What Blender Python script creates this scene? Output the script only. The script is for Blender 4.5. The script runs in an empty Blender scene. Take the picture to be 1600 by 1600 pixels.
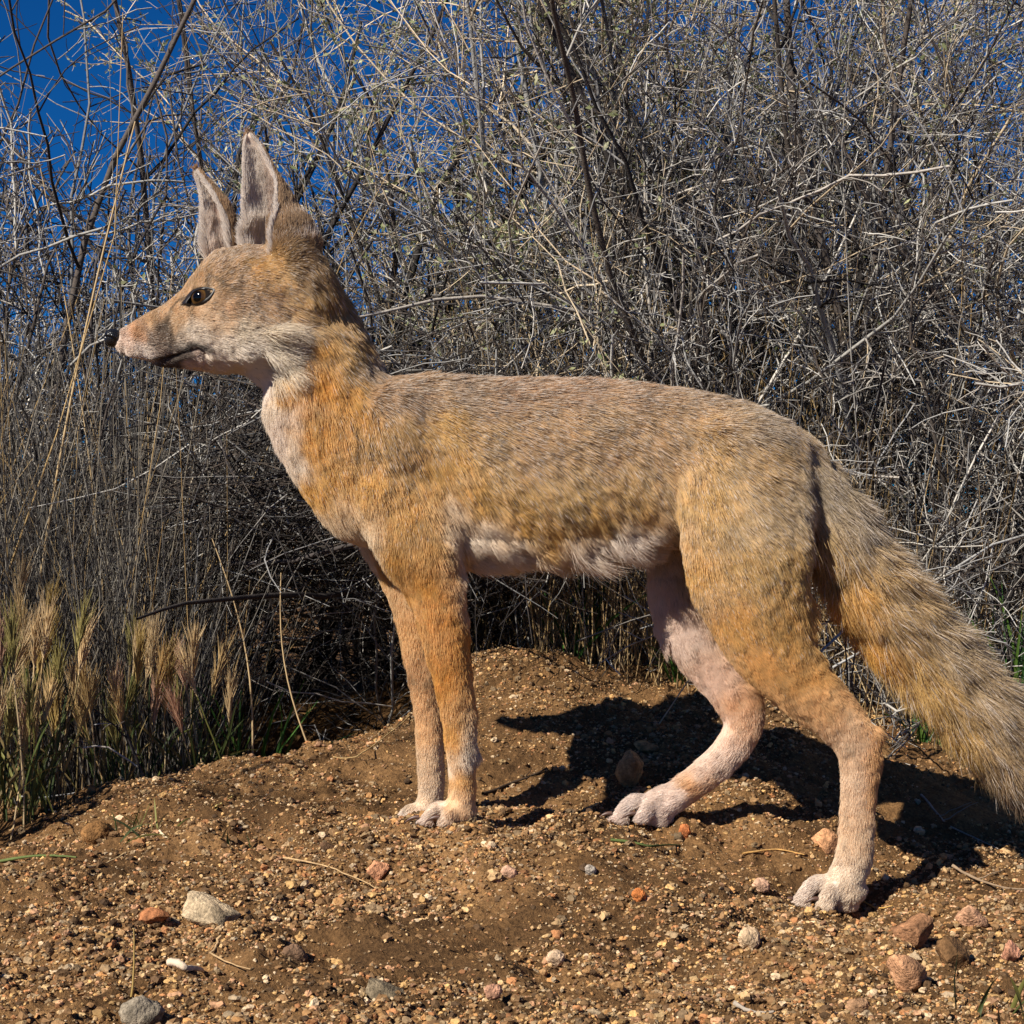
import bpy, bmesh, math
import numpy as np
from mathutils import Vector

# ------------------------------------------------------------------ camera, sky, sun, exposure
scene = bpy.context.scene
F = 2666.7            # focal length in pixels of a 1600 px wide frame
ZC = 0.30             # camera height
cam_d = bpy.data.cameras.new("camera")
cam_d.lens = 60.0; cam_d.sensor_width = 36.0
cam_d.clip_start = 0.02; cam_d.clip_end = 2000
cam = bpy.data.objects.new("camera", cam_d)
cam.location = (0, 0, ZC); cam.rotation_euler = (math.radians(90), 0, 0)
scene.collection.objects.link(cam); scene.camera = cam

SHX, SHY = 0.90, 0.92           # shadow shift per metre of height
sun_el = math.atan(1 / math.hypot(SHX, SHY))
sun_vec = Vector((-SHX, -SHY, 1)).normalized()
world = bpy.data.worlds.new("World"); scene.world = world; world.use_nodes = True
wn = world.node_tree.nodes; wl = world.node_tree.links
bg = wn["Background"]; bg.inputs["Strength"].default_value = 0.12
sky = wn.new("ShaderNodeTexSky"); sky.sky_type = 'NISHITA'; sky.sun_disc = False
sky.sun_elevation = sun_el
sky.sun_rotation = math.atan2(sun_vec.x, sun_vec.y)
sky.altitude = 2500; sky.air_density = 0.9; sky.dust_density = 0.0; sky.ozone_density = 4.0
tint = wn.new("ShaderNodeMix"); tint.data_type = 'RGBA'; tint.blend_type = 'MULTIPLY'
tint.inputs["Factor"].default_value = 1.0
tint.inputs["B"].default_value = (0.025, 0.235, 0.45, 1)
wl.new(sky.outputs[0], tint.inputs["A"]); wl.new(tint.outputs["Result"], bg.inputs["Color"])

sd = bpy.data.lights.new("sun", 'SUN'); sd.energy = 5.0; sd.angle = math.radians(0.5)
sd.color = (1.0, 0.93, 0.82)
sun = bpy.data.objects.new("sun", sd); scene.collection.objects.link(sun)
sun.rotation_euler = (-sun_vec).to_track_quat('-Z', 'Y').to_euler()

scene.view_settings.view_transform = 'Standard'
scene.view_settings.look = 'None'
scene.view_settings.exposure = 0.40
scene.view_settings.gamma = 1.0
scene.render.hair_type = 'STRIP'
scene.render.hair_subdiv = 2
scene.cycles.max_bounces = 6; scene.cycles.diffuse_bounces = 3
scene.cycles.glossy_bounces = 2; scene.cycles.transmission_bounces = 3
scene.cycles.transparent_max_bounces = 4

# ------------------------------------------------------------------ helpers
def lin(c):
    return tuple(((x / 255) / 12.92 if x / 255 <= 0.04045 else (((x / 255) + 0.055) / 1.055) ** 2.4) for x in c)

def P(px, py, d):
    return np.array([(px - 800) / F * d, d, ZC + (800 - py) / F * d])

def link(o, parent=None):
    scene.collection.objects.link(o)
    if parent is not None: o.parent = parent
    return o

def tag(o, label=None, cat=None, group=None, kind=None):
    if label: o["label"] = label
    if cat: o["category"] = cat
    if group: o["group"] = group
    if kind: o["kind"] = kind
    return o

def empty(name, loc=(0, 0, 0)):
    o = bpy.data.objects.new(name, None); o.location = loc; o.empty_display_size = 0.05
    return link(o)

def sine_noise(seed, n=6):
    r = np.random.default_rng(seed)
    k = r.normal(size=(n, 3)); k /= np.linalg.norm(k, axis=1, keepdims=True); k *= r.uniform(0.6, 1.6, (n, 1))
    ph = r.uniform(0, 6.28, n); a = 1.6 / n ** 0.5
    def f(p, freq):
        return a * np.sin(freq * (p @ k.T) + ph).sum(1)
    return f
N1, N2, N3, N4, N5, N6 = [sine_noise(s, 9) for s in (11, 22, 33, 44, 55, 66)]

def mesh_np(name, V, Fc, cols=None, smooth=True, attr="col"):
    """V (n,3); Fc: int array (m,k) of one polygon size, or list of such arrays"""
    me = bpy.data.meshes.new(name)
    if not isinstance(Fc, list): Fc = [Fc]
    V = np.asarray(V, np.float32)
    me.vertices.add(len(V)); me.vertices.foreach_set("co", V.ravel())
    nl = sum(f.size for f in Fc); npo = sum(len(f) for f in Fc)
    me.loops.add(nl); me.polygons.add(npo)
    me.loops.foreach_set("vertex_index", np.concatenate([f.ravel() for f in Fc]).astype(np.int32))
    st = []; off = 0
    for f in Fc:
        st.append(off + np.arange(len(f)) * f.shape[1]); off += f.size
    me.polygons.foreach_set("loop_start", np.concatenate(st).astype(np.int32))
    me.update(calc_edges=True); me.validate()
    me.polygons.foreach_set("use_smooth", np.full(len(me.polygons), smooth))
    if cols is not None:
        a = me.attributes.new(attr, 'FLOAT_COLOR', 'POINT')
        c = np.ones((len(V), 4), np.float32); c[:, :3] = cols
        a.data.foreach_set("color", c.ravel())
    return me

def obj(name, me, mat=None, parent=None):
    o = bpy.data.objects.new(name, me)
    if mat is not None and len(me.materials) == 0: me.materials.append(mat)
    return link(o, parent)

# ------------------------------------------------------------------ materials
def new_mat(name, rough=0.85, spec=0.3):
    m = bpy.data.materials.new(name); m.use_nodes = True
    b = m.node_tree.nodes["Principled BSDF"]
    b.inputs["Roughness"].default_value = rough
    b.inputs["Specular IOR Level"].default_value = spec
    return m, m.node_tree.nodes, m.node_tree.links, b

def attr_mat(name, rough=0.85, spec=0.25, noise=0.0, nscale=200.0, bump=0.0, bscale=300.0, attr="col", transl=0.0):
    m, n, l, b = new_mat(name, rough, spec)
    a = n.new("ShaderNodeAttribute"); a.attribute_name = attr
    out = a.outputs["Color"]
    if noise > 0:
        tc = n.new("ShaderNodeTexCoord"); t = n.new("ShaderNodeTexNoise")
        t.inputs["Scale"].default_value = nscale; t.inputs["Detail"].default_value = 6
        t.inputs["Roughness"].default_value = 0.65
        l.new(tc.outputs["Object"], t.inputs["Vector"])
        mr = n.new("ShaderNodeMapRange"); mr.inputs[1].default_value = 0.3; mr.inputs[2].default_value = 0.7
        mr.inputs[3].default_value = 1 - noise; mr.inputs[4].default_value = 1 + noise
        l.new(t.outputs["Fac"], mr.inputs[0])
        mx = n.new("ShaderNodeMix"); mx.data_type = 'RGBA'; mx.blend_type = 'MULTIPLY'; mx.inputs["Factor"].default_value = 1
        l.new(out, mx.inputs["A"]); l.new(mr.outputs[0], mx.inputs["B"]); out = mx.outputs["Result"]
    l.new(out, b.inputs["Base Color"])
    if bump > 0:
        tc = n.new("ShaderNodeTexCoord"); t = n.new("ShaderNodeTexNoise")
        t.inputs["Scale"].default_value = bscale; t.inputs["Detail"].default_value = 5
        l.new(tc.outputs["Object"], t.inputs["Vector"])
        bp = n.new("ShaderNodeBump"); bp.inputs["Strength"].default_value = bump; bp.inputs["Distance"].default_value = 0.002
        l.new(t.outputs["Fac"], bp.inputs["Height"]); l.new(bp.outputs[0], b.inputs["Normal"])
    if transl > 0:
        tr = n.new("ShaderNodeBsdfTranslucent"); l.new(out, tr.inputs["Color"])
        ms = n.new("ShaderNodeMixShader"); ms.inputs[0].default_value = transl
        l.new(b.outputs[0], ms.inputs[1]); l.new(tr.outputs[0], ms.inputs[2])
        l.new(ms.outputs[0], n["Material Output"].inputs["Surface"])
    return m

M_bark = attr_mat("bark", 0.9, 0.2, noise=0.25, nscale=150, bump=0.4, bscale=400)
M_leaf = attr_mat("leaf", 0.7, 0.3, transl=0.25)
M_grass = attr_mat("grass", 0.6, 0.35, transl=0.25)
M_stone = attr_mat("stone", 0.8, 0.3, noise=0.35, nscale=350, bump=0.5, bscale=700)
M_rock = attr_mat("rock", 0.9, 0.2, noise=0.5, nscale=420, bump=1.0, bscale=650)

def soil_mat():
    m, n, l, b = new_mat("soil", 0.95, 0.15)
    tc = n.new("ShaderNodeTexCoord")
    def noise(sc, det=6, ro=0.6):
        t = n.new("ShaderNodeTexNoise"); t.inputs["Scale"].default_value = sc
        t.inputs["Detail"].default_value = det; t.inputs["Roughness"].default_value = ro
        l.new(tc.outputs["Object"], t.inputs["Vector"]); return t
    a = noise(9, 8, 0.7); r = n.new("ShaderNodeValToRGB"); l.new(a.outputs["Fac"], r.inputs[0])
    e = r.color_ramp.elements
    e[0].position = 0.34; e[0].color = (*lin((80, 60, 40)), 1)
    e[1].position = 0.66; e[1].color = (*lin((160, 124, 84)), 1)
    x = r.color_ramp.elements.new(0.5); x.color = (*lin((116, 88, 58)), 1)
    g = noise(420, 4, 0.7); r2 = n.new("ShaderNodeValToRGB"); l.new(g.outputs["Fac"], r2.inputs[0])
    r2.color_ramp.elements[0].position = 0.3; r2.color_ramp.elements[0].color = (0.45, 0.42, 0.4, 1)
    r2.color_ramp.elements[1].position = 0.72; r2.color_ramp.elements[1].color = (1.5, 1.45, 1.35, 1)
    mx = n.new("ShaderNodeMix"); mx.data_type = 'RGBA'; mx.blend_type = 'MULTIPLY'; mx.inputs["Factor"].default_value = 1
    l.new(r.outputs[0], mx.inputs["A"]); l.new(r2.outputs[0], mx.inputs["B"]); l.new(mx.outputs["Result"], b.inputs["Base Color"])
    bp = n.new("ShaderNodeBump"); bp.inputs["Strength"].default_value = 0.9; bp.inputs["Distance"].default_value = 0.003
    l.new(g.outputs["Fac"], bp.inputs["Height"]); l.new(bp.outputs[0], b.inputs["Normal"])
    return m
M_soil = soil_mat()

# ------------------------------------------------------------------ terrain
ctrl = [(0,1600,.80),(400,1600,.80),(800,1600,.80),(1200,1600,.82),(1600,1600,.84),
 (0,1350,1.12),(200,1330,1.14),(60,1330,1.25),(180,1262,1.32),(300,1212,1.42),(450,1192,1.48),(600,1152,1.48),
 (700,1292,1.165),(740,1293,1.17),(615,1296,1.225),(660,1290,1.235),(500,1280,1.22),(400,1280,1.2),
 (800,1215,1.36),(800,1110,1.50),(800,1025,1.66),(700,1060,1.60),(900,1045,1.62),(1000,1082,1.60),(1100,1092,1.58),
 (1200,1105,1.55),(1300,1160,1.50),(1500,1310,1.38),(1600,1350,1.32),(930,1200,1.38),(1100,1190,1.38),(1200,1230,1.32),
 (960,1289,1.232),(1050,1289,1.235),(1250,1415,1.145),(1310,1427,1.145),(1350,1420,1.16),(1500,1420,1.12),(1150,1400,1.1),(900,1345,1.12),
 (600,1400,1.05),(300,1430,1.0),(1000,1500,.95),(1400,1500,.98)]
cp = np.array([P(*c) for c in ctrl])
extra = np.array([(-.35,1.9,.04),(-.19,1.75,.00),(-.12,1.62,.06),(-.6,1.5,.03),(-.6,1.1,.06),(-.6,.7,.06),(0,.5,.05),(.6,.7,.05),(.65,1.2,.02),
  (.7,1.6,.04),(0,2.0,.10),(.4,2.0,.07),(-.8,2.1,.03),(.9,2.1,.03),(0,2.6,.04),(0,.2,.05),(-1.3,1.3,.03),(1.3,1.3,.02),(-1.2,.3,.04),(1.2,.3,.04),
  (1.3,2.6,.02),(-1.3,2.6,.02)])
cp = np.vstack([cp, extra])
def tps(A, B):
    d = np.sqrt(((A[:, None] - B[None]) ** 2).sum(2)) + 1e-9
    return d ** 2 * np.log(d)
_n = len(cp)
_K = tps(cp[:, :2], cp[:, :2]) + 1e-4 * np.eye(_n)
_Pm = np.hstack([np.ones((_n, 1)), cp[:, :2]])
_A = np.zeros((_n + 3, _n + 3)); _A[:_n, :_n] = _K; _A[:_n, _n:] = _Pm; _A[_n:, :_n] = _Pm.T
_w = np.linalg.solve(_A, np.concatenate([cp[:, 2], np.zeros(3)]))
def smooth_h(x, y):
    q = np.stack([np.clip(x, -1.3, 1.3), np.clip(y, .2, 2.6)], 1)
    h = np.empty(len(q))
    for i in range(0, len(q), 50000):
        s = q[i:i + 50000]
        h[i:i + 50000] = tps(s, cp[:, :2]) @ _w[:_n] + _w[_n] + s @ _w[_n + 1:]
    r = np.sqrt((x - q[:, 0]) ** 2 + (y - q[:, 1]) ** 2)
    f = np.exp(-r / 1.5)
    return h * f + 0.02 * (1 - f)
def ground_h(x, y):
    x = np.atleast_1d(np.asarray(x, float)); y = np.atleast_1d(np.asarray(y, float))
    p = np.stack([x, y, 0 * x], 1)
    h = smooth_h(x, y)
    w = p + 0.006 * np.stack([N5(p, 45), N6(p, 45), 0 * x], 1)
    h += 0.0026 * N1(w, 28) + 0.0022 * N2(w, 85) + 0.0016 * np.abs(N3(w, 170)) + 0.0013 * np.abs(N4(w, 330)) + 0.0008 * N6(w, 620)
    h -= 0.15 * np.exp(-((x + .20) / .10) ** 2 - ((y - 1.80) / .13) ** 2)
    return h - 0.001
def axis(lo, hi, step, far, n):
    core = np.arange(lo, hi + 1e-9, step)
    g = step * np.geomspace(1, far / step, n)
    return np.concatenate([lo - g[::-1], core, hi + g])
gx = axis(-0.62, 0.66, 0.0026, 600, 60); gy = axis(0.62, 1.95, 0.0032, 600, 60)
GX, GY = np.meshgrid(gx, gy, indexing='ij')
H = ground_h(GX.ravel(), GY.ravel())
V = np.stack([GX.ravel(), GY.ravel(), H], 1)
ni, nj = len(gx), len(gy)
I, J = np.meshgrid(np.arange(ni - 1), np.arange(nj - 1), indexing='ij')
a = (I * nj + J).ravel()
me = mesh_np("ground", V, np.stack([a, a + nj, a + nj + 1, a + 1], 1))
g = obj("ground", me, M_soil); tag(g, kind="structure")

# ------------------------------------------------------------------ stones
def ico(sub):
    bm = bmesh.new(); bmesh.ops.create_icosphere(bm, subdivisions=sub, radius=1)
    v = np.array([x.co[:] for x in bm.verts]); f = np.array([[q.index for q in p.verts] for p in bm.faces]); bm.free()
    return v, f
PAL = np.array([lin(c) for c in [(204,168,120),(188,140,88),(208,182,146),(154,116,74),(124,94,62),(196,150,112),(160,134,100),(150,124,92),(206,164,106),(138,104,66),(178,124,80),(190,158,112)]])
def scatter(seed, n, r0, r1, sub, xr, yr, clump=0.6, pal=PAL, pw=2.6):
    r = np.random.default_rng(seed)
    n2 = int(n * 2.2)
    # more of them near the camera
    y = yr[0] + (yr[1] - yr[0]) * r.random(n2) ** 1.35
    x = (r.random(n2) * 2 - 1) * (0.42 * y) + 0.01
    p = np.stack([x, y, 0 * x], 1)
    k = clump * (N5(p, 22) + 0.7 * N6(p, 60)) + r.normal(size=n2)
    keep = np.argsort(-k)[:n]; x = x[keep]; y = y[keep]
    s = r0 + (r1 - r0) * r.random(n) ** pw
    z = ground_h(x, y) + s * r.uniform(-0.15, 0.45, n)
    V0, F0 = ico(sub); m = len(V0)
    V = V0[None] * (1 + 0.22 * r.normal(size=(n, m, 1)).clip(-1.6, 1.6))
    V *= np.stack([r.uniform(.8, 1.35, n), r.uniform(.7, 1.1, n), r.uniform(.5, .95, n)], 1)[:, None]
    th = r.uniform(0, 6.28, n); c, sn = np.cos(th)[:, None], np.sin(th)[:, None]
    ti = r.normal(size=n)[:, None] * .4; ct, st = np.cos(ti), np.sin(ti)
    X, Y, Z = V[..., 0], V[..., 1], V[..., 2]
    Y, Z = Y * ct - Z * st, Y * st + Z * ct
    X, Y = X * c - Y * sn, X * sn + Y * c
    V = np.stack([X, Y, Z], 2) * s[:, None, None] + np.stack([x, y, z], 1)[:, None]
    col = pal[r.integers(0, len(pal), n)] * r.uniform(.45, 1.25, (n, 1))
    col = np.repeat(col, m, 0)
    Fc = (F0[None] + (np.arange(n) * m)[:, None, None]).reshape(-1, 3)
    return V.reshape(-1, 3), Fc, col
SOILP = np.array([lin(c) for c in [(118,90,60),(140,106,70),(98,74,50),(160,124,84)]])
parts = [scatter(1, 172000, .0005, .0016, 1, 0, (.66, 1.75), .45), scatter(2, 8600, .0014, .0033, 2, 0, (.66, 1.7), .6, pw=2.6),
         scatter(3, 14000, .0008, .0032, 1, 0, (.66, 1.7), .4, pal=SOILP), scatter(4, 170, .0028, .0046, 2, 0, (.68, 1.6), .3)]
off = 0; Vs = []; Fs = []; Cs = []
for v, f, c in parts:
    Vs.append(v); Fs.append(f + off); Cs.append(c); off += len(v)
gr = obj("gravel", mesh_np("gravel", np.vstack(Vs), np.vstack(Fs), np.vstack(Cs), smooth=False), M_stone)
tag(gr, "coarse sandy gravel strewn over the brown dirt", "gravel", kind="stuff")

def rock(px, py, w, h, col, label, seed, name="rock", angular=0.0, depthf=0.8, cat="rock", sink=0.35, group=None):
    """px,py: centre of the stone in the photo; w,h its size there; its foot is set on the ground there"""
    r = np.random.default_rng(seed)
    # march along the ray to the ground
    py_f = py + h * 0.35
    d = 0.6
    while d < 2.2:
        q = P(px, py_f, d)
        if q[2] <= ground_h(q[0], q[1])[0]: break
        d += 0.004
    s = d / F
    bm = bmesh.new(); bmesh.ops.create_icosphere(bm, subdivisions=4, radius=1)
    V = np.array([v.co[:] for v in bm.verts]); Fc = np.array([[v.index for v in f.verts] for f in bm.faces]); bm.free()
    # cut by random planes: facets
    for k in range(22 if angular else 10):
        nrm = r.normal(size=3); nrm /= np.linalg.norm(nrm); lim = r.uniform(.38, .75) if angular else r.uniform(.75, .92)
        t = V @ nrm; V = V - np.where(t > lim, t - lim, 0)[:, None] * nrm
    ph = r.uniform(0, 50, 3)
    nz = 0.03 * N1(V + ph, 5) + 0.028 * N2(V + ph, 14) + 0.016 * N3(V + ph, 34)
    V = V * (1 + nz[:, None])
    ext = np.abs(V).max(0); V = V / ext * np.array([w / 2 * s, w / 2 * s * depthf, h / 2 * s * 1.15])
    c = lin(col); cn = 1 + 0.16 * N4(V * 1.0, 180) + .12 * N5(V, 600)
    cols = np.array(c)[None] * cn[:, None].clip(.45, 1.5)
    me = mesh_np(name, V, Fc, cols)
    o = obj(name, me, M_rock)
    gz = ground_h(q[0], q[1])[0]
    o.location = (q[0], q[1], gz + h / 2 * s * (1 - sink) - .0012)
    o.rotation_euler = (r.uniform(-.25, .25), r.uniform(-.3, .3), 0)
    tag(o, label, cat, group); return o
rock(325,1428,100,44,(186,164,132),"pale angular speckled rock half sunk in the gravel at lower left",5,angular=1)
rock(222,1586,76,52,(142,130,112),"rounded grey rock at the bottom left edge of the ground",6)
rock(980,1208,54,62,(176,142,98),"tan crumbly dirt clod standing on the slope behind the fox's far hind paw",7,name="dirt_clod",cat="clod",sink=.3,angular=1)
rock(998,1398,24,22,(214,130,70),"small bright orange round pebble below the fox's belly",8,name="pebble",cat="pebble",sink=.2)
rock(1170,1468,38,36,(206,176,140),"cream white knobbly stone left of the near hind paw",9,sink=.2)
rock(1430,1460,66,52,(154,112,80),"angular reddish brown rock just behind the near hind paw",10,angular=1,sink=.4)
rock(1424,1524,70,80,(182,136,100),"tall pinkish wedge shaped rock near the lower right corner",12,angular=1,sink=.3)
rock(1520,1438,58,34,(196,150,116),"flat pinkish tan stone at the right beyond the brown clod",13,angular=1,sink=.25)
rock(1492,1492,62,52,(116,86,56),"dark brown lumpy dirt clod at lower right",14,name="dirt_clod",cat="clod",sink=.5,angular=1)
rock(1292,1312,50,44,(210,156,112),"orange tan stone tucked behind the near hind shank",15,angular=1,sink=.25)
rock(511,1326,32,20,(104,78,56),"dark brown smooth pebble left of the front paws",16,name="pebble",cat="pebble",sink=.2)
rock(1190,1384,30,24,(206,164,134),"pale pink oval pebble left of the near hind toes",17,name="pebble",cat="pebble",sink=.2)
rock(602,1548,74,28,(124,110,88),"dark grey flat stone at the bottom centre left",18,angular=1,sink=.35)
rock(588,1364,38,30,(212,152,112),"pink orange stone below and left of the front paws",19,angular=1,sink=.25)
rock(152,1308,50,36,(146,106,64),"ochre dirt clod at the edge of the shaded grass on the left",20,name="dirt_clod",cat="clod",sink=.25)
rock(1578,1490,36,38,(196,140,110),"small pinkish rock at the far right edge of the ground",21,angular=1,sink=.2)
rock(236,1430,66,26,(176,116,76),"flat reddish slab left of the pale speckled rock",22,angular=1,sink=.4)
rock(1340,1575,40,26,(170,132,98),"small tan stone at the bottom right edge",24,sink=.3)
rock(1070,1304,20,22,(204,124,74),"little orange pebble under the far hind heel",25,name="pebble",cat="pebble",sink=.1)
rock(923,1360,20,18,(176,164,150),"little grey pebble below the fox's belly",26,name="pebble",cat="pebble",sink=.1)
rock(868,1500,30,24,(206,176,144),"light rounded pebble in the bottom middle of the ground",27,name="pebble",cat="pebble",sink=.2)
rock(770,1550,32,26,(200,150,120),"pinkish pebble at the bottom centre edge",28,name="pebble",cat="pebble",sink=.2)
rock(1010,1168,44,14,(186,146,98),"thin flat tan stone chip lying at the edge of the fox's shadow",29,name="stone_chip",cat="stone",sink=.1)
rock(795,1366,26,22,(210,166,136),"round light pink pebble in front of the front paws",30,name="pebble",cat="pebble",sink=.15)
rock(460,1490,44,30,(128,100,78),"dull brown stone in the lower left gravel",31,sink=.3)
rock(1335,1290,34,26,(188,140,90),"yellowish stone right of the near hind leg",32,sink=.2)

# ------------------------------------------------------------------ tubes (twigs, stems, blades)
def norm(v): return v / (np.linalg.norm(v, axis=-1, keepdims=True) + 1e-12)
def grow(r, start, d, L, K, wig, up=0.0, sag=0.0):
    """start (n,3) d (n,3) L (n,) -> (n,K,3)"""
    n = len(start); pts = np.empty((n, K, 3)); pts[:, 0] = start; d = norm(d.copy())
    st = (L / (K - 1))[:, None]
    for k in range(1, K):
        d = norm(d + r.normal(size=(n, 3)) * wig + np.array([0, 0, up - sag * k / K]))
        pts[:, k] = pts[:, k - 1] + d * st
    return pts
def spawn(r, pts, rad, per, lmul, rmul, K, wig, ang, t0=0.15, up=0.0, sag=0.0, Lbase=None):
    n, K0, _ = pts.shape
    idx = np.repeat(np.arange(n), per); m = len(idx)
    t = (t0 + (1 - t0) * r.random(m)) * (K0 - 1) * 0.999
    i = t.astype(int); f = (t - i)[:, None]
    p = pts[idx, i] * (1 - f) + pts[idx, i + 1] * f
    d = norm(pts[idx, i + 1] - pts[idx, i])
    q = norm(np.cross(d, r.normal(size=(m, 3))))
    an = r.normal(ang, 0.25, m)[:, None]
    dd = d * np.cos(an) + q * np.sin(an)
    Lp = np.linalg.norm(np.diff(pts, axis=1), axis=2).sum(1)[idx] if Lbase is None else Lbase
    L = Lp * lmul * r.uniform(.45, 1.3, m) * (1.15 - 0.6 * t / K0)
    P2 = grow(r, p, dd, L, K, wig, up, sag)
    ra = rad[idx, i] * rmul * r.uniform(.7, 1.2, m)
    R2 = ra[:, None] * np.linspace(1, .4, K)[None]
    return P2, R2
def tubes(pts, rad, sides=3, col=None):
    n, K, _ = pts.shape
    T = np.empty_like(pts); T[:, 1:-1] = pts[:, 2:] - pts[:, :-2]; T[:, 0] = pts[:, 1] - pts[:, 0]; T[:, -1] = pts[:, -1] - pts[:, -2]
    T = norm(T); ref = np.where(np.abs(T[:, :1, 2:3]) < .8, np.array([0., 0, 1]), np.array([1., 0, 0]))
    A = norm(np.cross(T, np.broadcast_to(ref, T.shape))); B = np.cross(T, A)
    th = np.arange(sides) * 2 * math.pi / sides
    V = pts[:, :, None] + rad[:, :, None, None] * (A[:, :, None] * np.cos(th)[None, None, :, None] + B[:, :, None] * np.sin(th)[None, None, :, None])
    base = np.arange(n)[:, None, None] * K * sides + np.arange(K - 1)[None, :, None] * sides
    s = np.arange(sides)[None, None]; s2 = (s + 1) % sides
    Fc = np.stack([base + s, base + s2, base + sides + s2, base + sides + s], -1).reshape(-1, 4)
    C = None
    if col is not None: C = np.repeat(col, K * sides, 0)
    return V.reshape(-1, 3), Fc, C
class Bag:
    def __init__(s): s.V = []; s.F = []; s.C = []; s.n = 0
    def add(s, V, Fc, C): s.V.append(V); s.F.append(Fc + s.n); s.C.append(C); s.n += len(V)
    def mesh(s, name, smooth=True):
        groups = {}
        for f in s.F: groups.setdefault(f.shape[1], []).append(f)
        return mesh_np(name, np.vstack(s.V), [np.vstack(g) for g in groups.values()], np.vstack(s.C), smooth)
def twigcol(r, n, pal, lo=.6, hi=1.2):
    return np.array([lin(c) for c in pal])[r.integers(0, len(pal), n)] * r.uniform(lo, hi, (n, 1))
GREY = [(172,170,166),(150,148,146),(194,190,182),(116,114,113),(172,164,154),(208,202,192)]
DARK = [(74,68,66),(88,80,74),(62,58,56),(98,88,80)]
PALE = [(206,186,156),(190,170,142),(176,160,136),(214,196,168)]
STRAW = [(206,176,124),(188,158,108),(218,192,148),(170,142,100),(150,128,98)]

def leaves(r, pts, per, size, pal):
    n, K, _ = pts.shape
    idx = np.repeat(np.arange(n), per); m = len(idx)
    i = r.integers(1, K, m); p = pts[idx, i] + r.normal(size=(m, 3)) * size * .4
    d = norm(r.normal(size=(m, 3))); q = norm(np.cross(d, r.normal(size=(m, 3))))
    s = size * r.uniform(.5, 1.2, m)[:, None]
    V = np.stack([p - d * s, p + q * s * .45, p + d * s, p - q * s * .45], 1).reshape(-1, 3)
    Fc = np.arange(m * 4).reshape(-1, 4)
    return V, Fc, np.repeat(twigcol(r, m, pal), 4, 0)

def shrub_mesh(seed, height=1.35, spread=.75, stems=11, per=(11, 9, 5), sag=0.0, palS=DARK, palT=GREY, leafy=0, leafpal=None, r0=.008, wig=.16, up=.05, tl=(.45,.38,.42), lean=(0,0)):
    r = np.random.default_rng(seed)
    st = r.normal(size=(stems, 3)) * .05; st[:, 2] = -.03
    az = np.linspace(0, 6.28, stems, endpoint=False) + r.normal(size=stems) * .3
    tilt = r.uniform(.1, spread, stems)
    d = np.stack([np.cos(az) * np.sin(tilt) + lean[0], np.sin(az) * np.sin(tilt) + lean[1], np.cos(tilt)], 1)
    L = height * r.uniform(.75, 1.15, stems)
    p0 = grow(r, st, d, L, 12, wig * .7, up, sag)
    q0 = (r0 * r.uniform(.55, 1.1, stems))[:, None] * np.linspace(1, .3, 12)[None]
    p1, q1 = spawn(r, p0, q0, per[0], tl[0], .55, 9, wig, .65, .12, up, sag)
    p2, q2 = spawn(r, p1, q1, per[1], tl[1], .6, 6, wig * .85, .8, .08, 0, sag)
    p3, q3 = spawn(r, p2, q2, per[2], tl[2], .65, 4, wig * .9, .9, .05)
    q1 = q1.clip(.0014); q2 = q2.clip(.00085); q3 = q3.clip(.0005)
    A = Bag(); A.add(*tubes(p0, q0, 6, twigcol(r, len(p0), palS))); A.add(*tubes(p1, q1, 4, twigcol(r, len(p1), palS + palT)))
    B = Bag(); B.add(*tubes(p2, q2, 3, twigcol(r, len(p2), palT))); B.add(*tubes(p3, q3, 3, twigcol(r, len(p3), palT)))
    out = {"branch": A.mesh("branch"), "twig_canopy": B.mesh("twig_canopy")}
    if leafy:
        C = Bag(); C.add(*leaves(r, p3, leafy, .0045, leafpal)); C.add(*leaves(r, p2, leafy, .0045, leafpal))
        out["foliage"] = C.mesh("foliage", False)
    return out
def place_shrub(parts, name, x, y, rz, sc, label, cat="shrub", group=None, z=None):
    e = empty(name, (x, y, (float(smooth_h(np.array([x]), np.array([y]))[0]) if z is None else z)))
    e.rotation_euler = (0, 0, rz); e.scale = (sc,) * 3
    for k, me in parts.items():
        obj(k, me, M_leaf if k == "foliage" else M_bark, e)
    tag(e, label, cat, group); return e

SAGE = [(172,174,130),(150,158,112),(188,186,148),(126,136,92)]
bare = shrub_mesh(101, 1.25, .62, 8, (7, 4, 2), r0=.0085, wig=.16, tl=(.5, .42, .4), palT=GREY[:2] + DARK + DARK)
dense = shrub_mesh(102, 1.25, 1.0, 14, (12, 12, 5), r0=.009, wig=.14, palT=GREY + GREY + DARK + PALE[:2], tl=(.5, .4, .4))
dense2 = shrub_mesh(103, 1.2, 1.15, 14, (12, 12, 5), r0=.008, wig=.16, up=.03, palT=GREY + GREY + DARK + PALE[:1], tl=(.5, .4, .4))
pale = shrub_mesh(104, 1.35, .8, 12, (11, 11, 6), r0=.006, palS=GREY, palT=PALE + PALE + GREY[:3], leafy=4, leafpal=SAGE, tl=(.45, .38, .4))
low = shrub_mesh(105, .62, 1.25, 18, (11, 10, 5), r0=.004, wig=.2, sag=.05, palS=DARK, palT=GREY + DARK, tl=(.5, .42, .45))

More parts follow.
